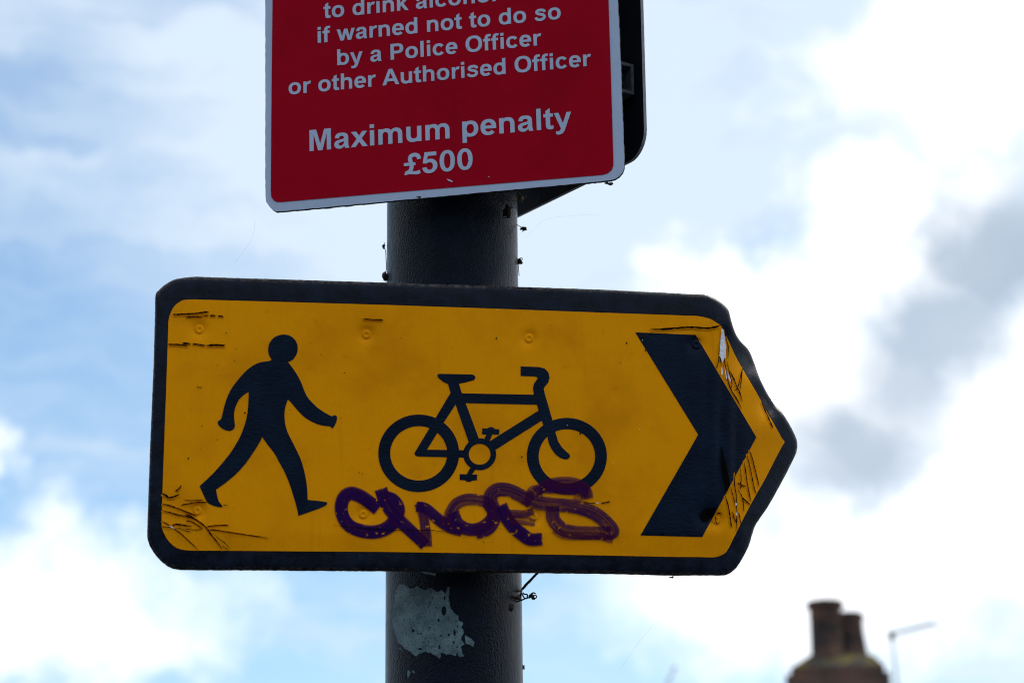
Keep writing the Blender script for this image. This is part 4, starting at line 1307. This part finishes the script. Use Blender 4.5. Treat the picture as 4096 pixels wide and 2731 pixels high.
m_.tube(rel(crom([tuple(p) for p in zt([(1180, 960), (1260, 905), (1340, 935)], .025)], 5), tw0), .0009, 6)
m_.tube(rel(crom([tuple(p) for p in zt([(1260, 1020), (1340, 985), (1375, 1030), (1340, 1080), (1270, 1090)], .025)], 5), tw0), .0007, 6)
m_.build('seed_head', M['twig'], tw)
m_ = MB(); m_.lump(zt([(680, 1060)], .075)[0] - tw0, .0032, 17, (1.7, 1, .9)); m_.build('curled_leaf', M['twig'], tw)
m_ = MB(); m_.lump(zt([(530, 1400)], .078)[0] - tw0, .0036, 19, (1, 1, 1)); m_.build('curled_leaf', M['twig'], tw)

def husk(name, label, cat, c, r, seed, legs, off, stretch=(1, 1, 1), mat='twig'):
    o = wp(*c, off)
    t = thing(name, label, cat, Matrix.Translation(o), 'insect husks and plant scraps caught on the post')
    m = MB(); m.lump((0, 0, 0), r * .85, seed, stretch, .5); m.build('body', M[mat], t, True)
    for lg in legs:
        m = MB(); m.tube(rel(crom([tuple(wp(*p, off)) for p in lg], 4), o), .0005, 5, .2); m.build('leg', M[mat], t)
    return t
def zc(x, y): return (1480 + x * .408, 660 + y * .408)
husk('insect_husk', 'dead insect dangling on a stalk from the right side of the post', 'insect', zc(1508, 625), .0035, 5,
     [[zc(1388, 552), zc(1440, 585), zc(1490, 615)], [zc(1508, 630), zc(1500, 645), zc(1492, 656)], [zc(1515, 625), zc(1540, 640)]], .012, (1.2, 1, .9))
husk('insect_husk', 'curled dead insect on the right side of the post above the yellow sign', 'insect', zc(1468, 948), .0042, 8,
     [[zc(1465, 960), zc(1455, 1010), zc(1463, 1085)], [zc(1470, 940), zc(1492, 930), zc(1490, 912), zc(1468, 914)]], -.002, (1, 1, 1.0))
husk('insect_husk', 'tiny dead insect hanging by a thread left of the post', 'insect', zc(136, 800), .0026, 9,
     [[zc(136, 800), zc(145, 780), zc(140, 762)], [zc(140, 810), zc(152, 840), zc(155, 865), zc(160, 1000), zc(155, 1060)]], -.004, (.8, 1, 1.3))
husk('insect_husk', 'dark clump of grime where the left side of the post meets the yellow sign', 'clump', zc(155, 1090), .0056, 14,
     [[zc(155, 1095), zc(153, 1125), zc(158, 1150)], [zc(170, 1090), zc(195, 1075), zc(205, 1100)], [zc(165, 1100), zc(185, 1120), zc(180, 1145)]], .012, (.85, 1, 1.15))
husk('insect_husk', 'pale brown cocoon under the lower edge of the red notice', 'cocoon', zc(1485, 335), .0040, 21,
     [[zc(1485, 330), zc(1470, 280), zc(1440, 255)], [zc(1500, 320), zc(1535, 305)]], .03, (1, 1, 1.1), 'husk')
husk('insect_husk', 'ragged dark web clump on the post just under the red notice', 'clump', zc(1355, 450), .0060, 23,
     [[zc(1355, 450), zc(1390, 400), zc(1380, 370)], [zc(1360, 430), zc(1340, 510), zc(1300, 520)], [zc(1365, 440), zc(1410, 410)]], .062, (.8, 1, 1.6))
husk('insect_husk', 'tiny insect caught at the lower right edge of the post', 'insect', (2094, 2668), .0022, 27,
     [[(2093, 2665), (2090, 2655), (2088, 2645)], [(2094, 2670), (2100, 2674)], [(2094, 2668), (2098, 2660)]], -.003, (.8, 1, 1.4))
husk('insect_husk', 'minute insect on a thread under the bottom edge of the yellow sign', 'insect', (2686, 2307), .0014, 31,
     [[(2676, 2308), (2686, 2307), (2694, 2302)], [(2686, 2307), (2692, 2312)]], .0, (1.8, 1, .6))
m_ = MB()
for path, r in (([(1022, 880), (1005, 960), (935, 1055)], .00016), ([(2105, 950), (2180, 880), (2300, 862), (2400, 858)], .00012), ([(2630, 2480), (2560, 2560), (2478, 2680)], .00016),
                ([(2120, 2380), (2110, 2340), (2135, 2300)], .00016), ([(2060, 790), (2050, 840), (2048, 880)], .00014), ([(2160, 745), (2150, 800), (2120, 850)], .00012),
                ([(2150, 2310), (2120, 2330), (2100, 2345)], .00014)):
    m_.tube(crom([tuple(wp(*p, .01)) for p in path], 6), r * .4, 4)
web = m_.build('cobweb', M['web'])
web['kind'] = 'stuff'
tag(web, 'loose cobweb threads strung between the signs and the post', 'cobweb')
